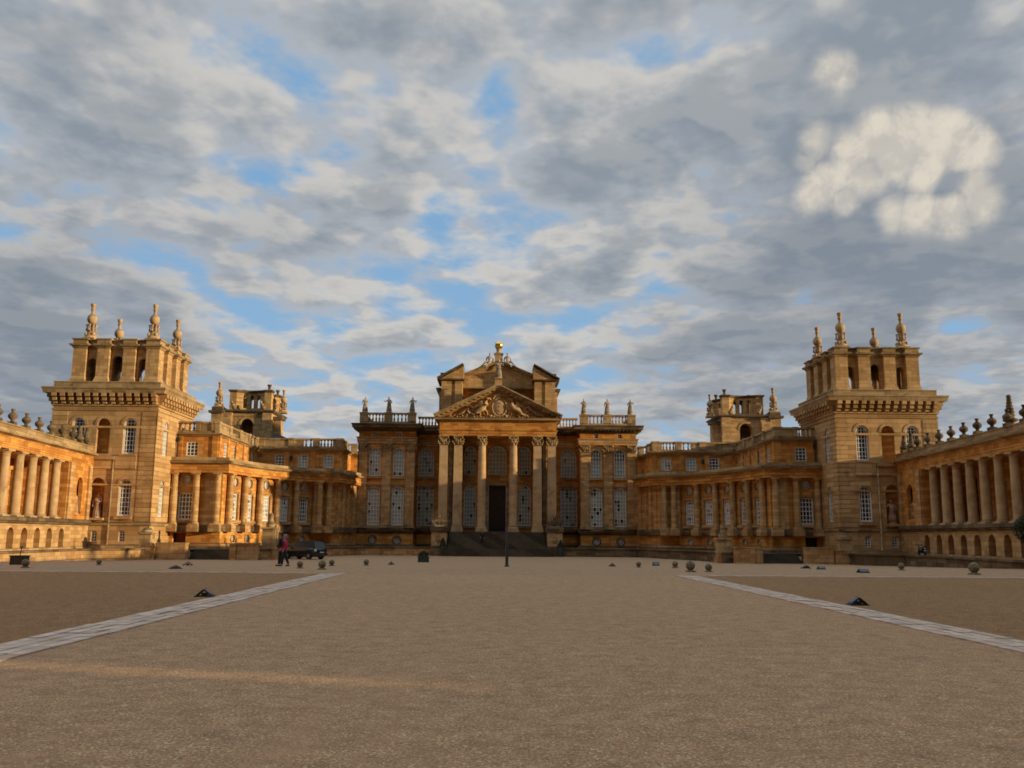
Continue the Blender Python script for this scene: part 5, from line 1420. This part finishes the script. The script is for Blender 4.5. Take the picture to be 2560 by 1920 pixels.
# small motor scooter parked by the first arch, right
p = thing('scooter', (AX + 38.6, 82.6, .04), 'dark parked scooter with a pale number plate by the first low arch, right', 'scooter')
X, Y, Z = AX + 38.6, 82.6, .04
m = MB(); m.ball((X, Y, Z + .55), .3, 12, 8, ry=.55, rz=.25); m.ball((X, Y - .45, Z + .7), .26, 10, 8, ry=.18, rz=.3); part('body', m, 'carpaint', p)
for dy in (-.6, .6):
    m = MB(); m.ball((X, Y + dy, Z + .27), .07, 12, 10, ry=.27, rz=.27); part('wheel', m, 'rubber', p)
m = MB(); m.tube([(X - .35, Y + .5, Z + 1.05), (X, Y + .55, Z + 1.0), (X + .35, Y + .5, Z + 1.05)], .03, 6); m.tube([(X, Y + .55, Z + 1.0), (X, Y + .6, Z + .3)], .04, 6); part('handlebar', m, 'iron', p)
m = MB(); m.box(X - .12, X + .12, Y - .68, Y - .66, Z + .45, Z + .6); part('number_plate', m, 'silver', p)
m = MB(); m.ball((X, Y - .62, Z + .72), .07, 8, 6); part('tail_lamp', m, 'silver', p)

# =====================================================================  CAR (rear three-quarter view)
def build_car():
    th = radians(180 - 31)       # heading of the bonnet: left and away
    cx, cy = -19.55, 94.6; z0 = gz(94)
    car = thing('parked_car', (cx, cy, z0), 'dark blue hatchback car parked before the low terrace wall, seen from behind its left side', 'car', None, th)
    # local x = forward, y = left, z up.  side profile stations: (x, z_low, z_belt, half width)
    top = [(-1.98, .55), (-2.0, .95), (-1.92, 1.08), (-1.72, 1.62), (-1.4, 1.70), (-.4, 1.73), (.25, 1.66), (.98, 1.12), (1.75, .98), (2.02, .84), (2.08, .55)]
    b = MB()
    ST = [(-2.0, .32, .92, .70), (-1.9, .28, 1.0, .80), (-1.5, .26, 1.04, .85), (-.5, .25, 1.04, .87), (.6, .25, 1.02, .87), (1.1, .26, .99, .86), (1.7, .28, .92, .82), (1.98, .3, .8, .74), (2.08, .36, .62, .62)]
    rings = []
    for x, zl, zb, hw in ST:
        rings.append([(x, -hw * .92, zl), (x, -hw, zl + .18), (x, -hw * 1.0, (zl + zb) / 2 + .1), (x, -hw * .97, zb), (x, -hw * .7, zb + .05), (x, hw * .7, zb + .05), (x, hw * .97, zb), (x, hw, (zl + zb) / 2 + .1), (x, hw, zl + .18), (x, hw * .92, zl)])
    vs = [p for r in rings for p in r]; fs = []; R = 10
    for i in range(len(rings) - 1):
        for j in range(R): fs.append((i * R + j, (i + 1) * R + j, (i + 1) * R + (j + 1) % R, i * R + (j + 1) % R))
    fs.append(tuple(range(R))); fs.append(tuple(range((len(rings) - 1) * R, len(rings) * R))[::-1])
    b.add(vs, fs, True)
    # roof shell and pillars
    gh = [(-1.9, 1.02, .78), (-1.68, 1.58, .62), (-1.3, 1.68, .60), (-.3, 1.70, .61), (.2, 1.64, .61), (1.05, 1.04, .80)]
    def GP(i, s_, inset=0): x, z, h = gh[i]; return (x, s_ * (h - inset), z)
    b.add([GP(1, -1), GP(2, -1), GP(3, -1), GP(4, -1), GP(4, 1), GP(3, 1), GP(2, 1), GP(1, 1)], [(0, 1, 6, 7), (1, 2, 5, 6), (2, 3, 4, 5)], True)
    for s_ in (-1, 1):
        def pil(x0, x1, xt0, xt1): b.add([(x0, s_ * .82, 1.02), (x1, s_ * .82, 1.02), (xt1, s_ * .62, 1.66), (xt0, s_ * .62, 1.66)], [(0, 1, 2, 3)])
        pil(-1.93, -1.72, -1.7, -1.5); pil(-.95, -.83, -.88, -.78); pil(.02, .12, .0, .1); pil(.93, 1.06, .15, .28)
        b.add([(-1.6, s_ * .61, 1.62), (.22, s_ * .61, 1.60), (.2, s_ * .6, 1.68), (-1.4, s_ * .6, 1.70)], [(0, 1, 2, 3)])
    part('body', b, 'carpaint', car, world=False)
    g = MB()
    for s_ in (-1, 1): g.add([(-1.86, s_ * .81, 1.02), (1.0, s_ * .81, 1.02), (.2, s_ * .61, 1.63), (-1.62, s_ * .61, 1.63)], [(0, 1, 2, 3)])
    part('side_window', g, 'carglass', car, world=False)
    g = MB(); g.add([(1.06, -.78, 1.03), (1.06, .78, 1.03), (.24, .6, 1.63), (.24, -.6, 1.63)], [(0, 1, 2, 3)]); part('windscreen', g, 'carglass', car, world=False)
    g = MB(); g.add([(-1.93, -.76, 1.04), (-1.93, .76, 1.04), (-1.69, .6, 1.58), (-1.69, -.6, 1.58)], [(0, 1, 2, 3)]); part('rear_window', g, 'carglass', car, world=False)
    b = MB(); b.box(-2.09, -1.85, -.78, .78, .36, .58); b.box(1.95, 2.14, -.7, .7, .34, .52); part('bumper', b, 'iron', car, world=False)
    for s_ in (-1, 1):
        b = MB(); b.box(-2.03, -1.9, s_ * .72 - .09, s_ * .72 + .09, .74, .98); part('tail_light', b, 'silver' if s_ > 0 else 'taillight', car, world=False)
        b = MB(); b.ball((2.02, s_ * .52, .68), .07, 10, 6, ry=.15, rz=.08); part('headlight', b, 'silver', car, world=False)
        b = MB(); b.ball((.85, s_ * .93, 1.08), .09, 8, 6, ry=.11, rz=.07); part('door_mirror', b, 'carpaint', car, world=False)
        for x in (-1.28, 1.3):
            b = MB()
            for k in range(20):
                a, c_ = 2 * pi * k / 20, 2 * pi * (k + 1) / 20
                for r0, r1, y0_, y1_ in ((.31, .31, -.1, .1), (.31, .19, .1, .105), (.31, .19, -.1, -.105)):
                    b.add([(x + r0 * cos(a), s_ * .78 + y0_, .31 + r0 * sin(a)), (x + r0 * cos(c_), s_ * .78 + y0_, .31 + r0 * sin(c_)), (x + r1 * cos(c_), s_ * .78 + y1_, .31 + r1 * sin(c_)), (x + r1 * cos(a), s_ * .78 + y1_, .31 + r1 * sin(a))], [(0, 1, 2, 3)], True)
            w_ = part('wheel', b, 'rubber', car, world=False)
            b = MB()
            for q in (-.1, .1): b.add([(x + .19 * cos(2 * pi * k / 16), s_ * .78 + q, .31 + .19 * sin(2 * pi * k / 16)) for k in range(16)], [tuple(range(16))])
            for k in range(5):
                a = 2 * pi * k / 5; b.tube([(x, s_ * .78 + s_ * .11, .31), (x + .18 * cos(a), s_ * .78 + s_ * .11, .31 + .18 * sin(a))], .025, 5)
            part('rim', b, 'rim', w_, world=False)
    b = MB(); b.box(-2.11, -2.085, -.26, .26, .6, .71); part('number_plate', b, 'silver', car, world=False)
build_car()
bpy.data.objects['parked_car'].scale = (1.13, 1.13, 1.10)

# =====================================================================  PEOPLE
def person(loc, rz, label, h, top, hair, stride, female=False):
    p = thing('person', loc, label, 'person', None, rz)
    s = h / 1.78
    def sc3(n): return [(a[0] * s, a[1] * s, a[2] * s, (tuple(r * s for r in a[3]) if isinstance(a[3], tuple) else a[3] * s)) for a in n]
    # local: facing -Y; x = side.  legs mid-stride in y
    st = stride
    hipw = .09; shw = .17 if female else .2
    LA = (hipw, -st * .75, .09); LB = (-hipw, st * 1.15, .13)
    N = [(0, 0, .95, (.14, .10)), (0, -.01, 1.12, (.125, .09)), (0, -.02, 1.3, (.16, .105)), (0, 0, 1.44, (.12, .08)), (0, -.02, 1.52, .052), (0, -.04, 1.62, (.07, .085)), (0, -.035, 1.71, (.06, .07)),
         (hipw, 0, .74, .085), (hipw, -st * .45, .5, .06), (LA[0], LA[1], LA[2], .04), (hipw, LA[1] - .16, .03, .035),
         (-hipw, 0, .74, .085), (-hipw, st * .35, .5, .06), (LB[0], LB[1], LB[2], .04), (-hipw, LB[1] - .13, .03, .035),
         (shw, 0, 1.41, .06), (shw + .05, .1, 1.15, .045), (shw + .04, -.03, .93, .033), (shw + .03, -.07, .86, .03),
         (-shw, 0, 1.41, .06), (-shw - .05, -.06, 1.15, .045), (-shw - .04, -.2, .97, .033), (-shw - .03, -.25, .91, .03)]
    E = [(0, 1), (1, 2), (2, 3), (3, 4), (4, 5), (5, 6), (0, 7), (7, 8), (8, 9), (9, 10), (0, 11), (11, 12), (12, 13), (13, 14), (2, 15), (15, 16), (16, 17), (17, 18), (2, 19), (19, 20), (20, 21), (21, 22)]
    for hand, sd in ((18, 1), (22, -1)):
        hx, hy, hz = N[hand][:3]
        for k in range(4):
            o = len(N); N += [(hx + sd * .002, hy - .02 + .016 * (k - 1.5), hz - .045, .0085), (hx - sd * .012, hy - .025 + .017 * (k - 1.5), hz - .085 + .006 * abs(k - 1.5), .0075)]
            E += [(hand, o), (o, o + 1)]
        o = len(N); N += [(hx - sd * .02, hy - .045, hz - .015, .01), (hx - sd * .03, hy - .06, hz - .04, .008)]; E += [(hand, o), (o, o + 1)]
    body = grow(sc3(N), E, 0, 2)
    m = MB()
    for sx in (-1, 1):
        m.ball((sx * .028 * s, -.118 * s, 1.645 * s), .011 * s, 8, 6); m.ball((sx * .078 * s, -.03 * s, 1.63 * s), .014 * s, 8, 6, rz=.028 * s, ry=.02 * s)
    m.tube([(0, -.115 * s, 1.645 * s), (0, -.142 * s, 1.612 * s), (0, -.12 * s, 1.604 * s)], [.008 * s, .013 * s, .008 * s], 6)
    m.tube([(-.022 * s, -.116 * s, 1.578 * s), (0, -.124 * s, 1.576 * s), (.022 * s, -.116 * s, 1.578 * s)], .005 * s, 5)
    bm = merge_meshes('body', [body, m], 'skin'); part('body', bm, None, p, world=False)
    J = [(0, .0, .82, (.165, .13)), (0, -.01, 1.0, (.17, .13)), (0, -.02, 1.28, (.20, .14)), (0, 0, 1.44, (.14, .1)), (0, -.01, 1.5, .075),
         (shw, 0, 1.41, .085), (shw + .05, .1, 1.15, .066), (shw + .04, -.02, .95, .05), (-shw, 0, 1.41, .085), (-shw - .05, -.06, 1.15, .066), (-shw - .04, -.19, .99, .05)]
    part('jacket', (lambda me: (me.materials.append(M[top]), me)[1])(grow(sc3(J), [(0, 1), (1, 2), (2, 3), (3, 4), (2, 5), (5, 6), (6, 7), (2, 8), (8, 9), (9, 10)], 1, 2)), None, p, world=False)
    T_ = [(0, 0, .9, (.14, .11)), (hipw + .01, 0, .72, .10), (hipw, -st * .45, .48, .083), (hipw, LA[1] + .01, .09, .07), (-hipw - .01, 0, .72, .10), (-hipw, st * .35, .48, .083), (-hipw, LB[1] - .01, .12, .07), (0, 0, 1.06, (.13, .1))]
    part('trousers', (lambda me: (me.materials.append(M['trouser']), me)[1])(grow(sc3(T_), [(0, 1), (1, 2), (2, 3), (0, 4), (4, 5), (5, 6), (0, 7)], 0, 2)), None, p, world=False)
    for sx, L_ in ((1, LA), (-1, LB)):
        m = MB(); m.ball((sx * hipw * s, (L_[1] - .06) * s, .05 * s), .045 * s, 10, 8, ry=.125 * s, rz=.045 * s); part('shoe', m, 'shoe', p, world=False)
    m = MB(); m.ball((0, -.01 * s, 1.70 * s), .092 * s, 14, 10, ry=.105 * s, rz=.085 * s); m.ball((0, .045 * s, 1.62 * s), .08 * s, 12, 8, ry=.06 * s, rz=(.12 if female else .09) * s)
    if female: m.tube([(0, .07 * s, 1.62 * s), (0, .1 * s, 1.52 * s)], [.06 * s, .03 * s], 8)
    part('hair', m, hair, p, world=False)
person((-11.38, 48.9, gz(48.9)), -radians(72), 'person in dark clothes walking left beside the one in pink', 1.76, 'navy', 'hair_dark', .09)
person((-11.05, 48.5, gz(48.5)), -radians(84), 'person in a bright pink jacket and dark trousers mid stride', 1.66, 'pink', 'hair_grey', .2, True)
# small distant person on the steps
person((-1.55, 114.3, .5), 0.1, 'tiny distant person in dark clothes on the portico steps', 1.7, 'navy', 'hair_dark', .1)

# =====================================================================  SKY AND LIGHT
SUN_AZ, SUN_EL = radians(75.5), radians(8.0)       # azimuth from -Y towards +X
sd = Vector((sin(SUN_AZ) * cos(SUN_EL), -cos(SUN_AZ) * cos(SUN_EL), sin(SUN_EL)))
sun = bpy.data.lights.new('sun', 'SUN'); sun.energy = 5.0; sun.angle = radians(0.55); sun.color = (1.0, 0.77, 0.46)
so = bpy.data.objects.new('sun', sun); COL.objects.link(so); so.rotation_euler = sd.to_track_quat('Z', 'Y').to_euler(); so.location = (60, -30, 60)

w = bpy.data.worlds.new('World'); sc.world = w; w.use_nodes = True
nt = w.node_tree; nt.nodes.clear()
out = nd(nt, 'ShaderNodeOutputWorld'); bg = nd(nt, 'ShaderNodeBackground'); nt.links.new(bg.outputs[0], out.inputs[0]); bg.inputs['Strength'].default_value = 0.1
sky = nd(nt, 'ShaderNodeTexSky'); sky.sky_type = 'NISHITA'; sky.sun_disc = False
sky.sun_elevation = SUN_EL; sky.sun_rotation = math.pi - SUN_AZ
sky.air_density = 1.0; sky.dust_density = 0.6; sky.ozone_density = 2.0
tc = nd(nt, 'ShaderNodeTexCoord'); D = tc.outputs['Generated']
sp = nd(nt, 'ShaderNodeSeparateXYZ'); nt.links.new(D, sp.inputs[0])
zz = mth(nt, 'ADD', mth(nt, 'MAXIMUM', sp.outputs[2], 0.0), 0.13)
# band direction a little right of the axis
ca, sa = cos(radians(12)), sin(radians(12))
ux = mth(nt, 'SUBTRACT', mth(nt, 'MULTIPLY', sp.outputs[0], ca), mth(nt, 'MULTIPLY', sp.outputs[1], sa))
uy = mth(nt, 'ADD', mth(nt, 'MULTIPLY', sp.outputs[0], sa), mth(nt, 'MULTIPLY', sp.outputs[1], ca))
px_ = mth(nt, 'DIVIDE', ux, zz); py_ = mth(nt, 'DIVIDE', uy, zz)

def plane(k, ox, oy, st):
    c = nd(nt, 'ShaderNodeCombineXYZ')
    nt.links.new(mth(nt, 'MULTIPLY_ADD', px_, k, ox), c.inputs[0]); nt.links.new(mth(nt, 'MULTIPLY', mth(nt, 'MULTIPLY_ADD', py_, k, oy), st), c.inputs[1])
    c.inputs[2].default_value = SEED
    return c.outputs[0]
SEED = 8.3
P0_ = plane(1.0, 0, 0, .9); P1_ = plane(.968, .03, .0, .9)
# soft body of the cloud, sampled twice for its lit and shaded side, and the frayed detail
s0 = noise(nt, P0_, 3.7, 4, 0.52, 0.1); s1 = noise(nt, P1_, 3.7, 4, 0.52, 0.1)
f0 = noise(nt, P0_, 7.5, 8, 0.56, 0.1)
b0 = noise(nt, P0_, 11.0, 6, 0.6, 0.2)
def blob(dirv, r, amp):
    n = nd(nt, 'ShaderNodeVectorMath'); n.operation = 'DISTANCE'; nt.links.new(D, n.inputs[0]); n.inputs[1].default_value = dirv
    return ramp(nt, n.outputs['Value'], r, 0.0, 0.0, amp)
def pxdir(x, y):      # where a feature of the real sky stood, as a compass direction
    x, y = x * 2560 / 2212, y * 2560 / 2212
    F_, psi, p_, ro = 2250., math.atan(40 / 2250), math.atan(380 / 2250), .0075
    f = Vector((sin(psi) * cos(p_), cos(psi) * cos(p_), sin(p_))); r0 = Vector((cos(psi), -sin(psi), 0)); u0 = r0.cross(f)
    r = cos(ro) * r0 + sin(ro) * u0; u = -sin(ro) * r0 + cos(ro) * u0
    return (f + r * ((x - 1280) / F_) - u * ((y - 960) / F_)).normalized()
def field_sum(lst, op='ADD'):
    o = None
    for x, y, r, a in lst:
        b = blob(pxdir(x, y), r, a); o = b if o is None else mth(nt, op, o, b)
    return o
gaps = field_sum([(560, 125, .04, .07), (660, 160, .05, .12), (790, 260, .045, .12), (1060, 210, .055, .14), (1290, 285, .045, .12), (150, 220, .05, .1), (230, 330, .03, .1),
    (440, 270, .04, .08), (930, 480, .045, .16), (960, 550, .05, .18), (1015, 630, .05, .18), (1075, 690, .05, .18), (1400, 595, .045, .12), (2085, 690, .055, .16), (440, 640, .045, .13), (580, 690, .045, .13),
    (660, 780, .04, .11), (410, 550, .04, .11), (30, 510, .05, .12), (850, 660, .04, .12), (620, 370, .05, .1), (1190, 20, .04, .08), (240, 490, .04, .1), (330, 570, .035, .1), (730, 720, .035, .1), (1330, 740, .03, .08)])
dense = field_sum([(1900, 380, .2, .12), (1620, 180, .28, .10), (2050, 120, .25, .09), (1950, 620, .26, .11), (1580, 760, .16, .10), (150, 700, .2, .08), (60, 40, .16, .06), (440, 80, .12, .09), (850, 90, .15, .10), (700, 480, .10, .05), (1250, 430, .16, .07), (150, 850, .16, .08), (200, 350, .14, .05), (620, 240, .05, .05)])
shape = mth(nt, 'ADD', mth(nt, 'MULTIPLY', s0, 0.62), mth(nt, 'MULTIPLY', f0, 0.38))
tot = mth(nt, 'ADD', mth(nt, 'SUBTRACT', shape, mth(nt, 'MULTIPLY', gaps, 0.62)), dense)
cover = ramp(nt, tot, 0.36, 0.53)
thick = ramp(nt, tot, 0.46, 0.68)
side = mth(nt, 'ADD', mth(nt, 'SUBTRACT', s0, s1), mth(nt, 'MULTIPLY', mth(nt, 'SUBTRACT', b0, 0.5), 0.09))
rim = ramp(nt, side, -0.045, 0.065)
cum = field_sum([(1900, 300, .05, 1.0), (1960, 290, .05, 1.0), (2030, 300, .05, 1.0), (2090, 325, .045, .95), (1840, 330, .05, .95), (1765, 310, .038, .8), (1740, 350, .035, .6), (1930, 350, .05, 1.0), (1800, 385, .045, .9), (1870, 390, .05, 1.0), (1830, 355, .045, .9),
    (1765, 415, .045, 1.0), (1830, 430, .04, .85), (2000, 370, .045, .9), (2100, 400, .035, .8), (2120, 440, .042, .95), (2060, 455, .045, .9), (1990, 455, .045, .7), (1910, 450, .045, .7), (2130, 330, .03, .7), (1805, 160, .045, .5), (1945, 130, .04, .35), (1960, 75, .035, .3)], 'MAXIMUM')
holes = field_sum([(2045, 395, .024, .38), (2075, 385, .018, .3), (1700, 380, .03, .3), (1870, 480, .03, .35)], 'MAXIMUM')
cum = mth(nt, 'SUBTRACT', cum, holes)
cn = noise(nt, D, 13.0, 8, 0.58, 0.2)
cumf = ramp(nt, mth(nt, 'ADD', cum, mth(nt, 'MULTIPLY', mth(nt, 'SUBTRACT', cn, 0.5), 1.35)), 0.1, 0.8)
cumf = mth(nt, 'MULTIPLY', cumf, ramp(nt, cum, 0.0, 0.35))
# colours are radiance x 10 because the background strength is 0.1
grey = mixc(nt, thick, (4.5, 4.75, 5.1), (2.6, 3.0, 3.45))
hl = mth(nt, 'MULTIPLY', rim, ramp(nt, thick, 1.0, 0.0, 0.25, 0.8))
cl = mixc(nt, hl, grey, (6.6, 6.2, 5.6))
up1 = nd(nt, 'ShaderNodeVectorMath'); up1.operation = 'ADD'; nt.links.new(D, up1.inputs[0]); up1.inputs[1].default_value = (-.008, 0, .014)
cn2 = noise(nt, up1.outputs[0], 13.0, 8, 0.58, 0.2)
ccol = mixc(nt, ramp(nt, mth(nt, 'SUBTRACT', cn, cn2), -0.08, 0.08), (6.0, 5.5, 4.8), (7.9, 7.1, 5.8))
cl = mixc(nt, mth(nt, 'MULTIPLY', cumf, 0.85), cl, ccol)
drk = field_sum([(1800, 620, .26, .5), (2100, 560, .25, .4), (1500, 800, .15, .4), (80, 740, .25, .45), (560, 500, .12, .2), (150, 600, .15, .15), (1650, 500, .2, .25), (1600, 650, .15, .3), (330, 620, .1, .2), (250, 130, .12, .12)], 'MAXIMUM')
cl = mixc(nt, mth(nt, 'MULTIPLY', drk, mth(nt, 'SUBTRACT', 1.0, cumf)), cl, (1.75, 2.05, 2.55))
skyc = mixc(nt, 0.8, sky.outputs[0], (2.3, 4.5, 7.3))
hz = ramp(nt, sp.outputs[2], 0.0, 0.42, 0.9, 0.0)
skyc = mixc(nt, mth(nt, 'MULTIPLY', hz, 0.6), skyc, (3.9, 5.5, 7.0))
fin = mixc(nt, mth(nt, 'MULTIPLY', cover, 0.97), skyc, cl)
# unseen sky shaped for the lighting: boosted overhead, dimmed low behind the camera
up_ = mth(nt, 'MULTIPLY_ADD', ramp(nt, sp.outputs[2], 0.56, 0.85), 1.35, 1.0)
back_dim = mth(nt, 'MULTIPLY', ramp(nt, sp.outputs[1], 0.35, -0.1), ramp(nt, sp.outputs[2], 0.85, 0.35))
dimf = mth(nt, 'MULTIPLY', up_, mth(nt, 'SUBTRACT', 1.0, mth(nt, 'MULTIPLY', back_dim, 0.95)))
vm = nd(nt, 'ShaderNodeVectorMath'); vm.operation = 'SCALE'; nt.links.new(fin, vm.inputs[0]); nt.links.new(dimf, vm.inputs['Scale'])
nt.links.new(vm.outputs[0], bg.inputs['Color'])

# =====================================================================  CAMERA
cam = bpy.data.cameras.new('camera'); co = bpy.data.objects.new('camera', cam); COL.objects.link(co); sc.camera = co
cam.sensor_width = 36; cam.lens = 36 * 2250 / 2560; cam.clip_start = .1; cam.clip_end = 3000
psi, p_, ro = math.atan(40 / 2250), math.atan(380 / 2250), .0075
f = Vector((sin(psi) * cos(p_), cos(psi) * cos(p_), sin(p_))); r0 = Vector((cos(psi), -sin(psi), 0)); u0 = r0.cross(f)
r = cos(ro) * r0 + sin(ro) * u0; u = -sin(ro) * r0 + cos(ro) * u0
Mx = Matrix((r, u, -f)).transposed().to_4x4(); Mx.translation = (0, 0, 1.6); co.matrix_world = Mx

sc.view_settings.view_transform = 'Standard'; sc.view_settings.look = 'None'; sc.view_settings.exposure = 0; sc.view_settings.gamma = 1
sc.cycles.use_denoising = True
sc.cycles.filter_width = 1.7
sc.cycles.max_bounces = 6; sc.cycles.diffuse_bounces = 3
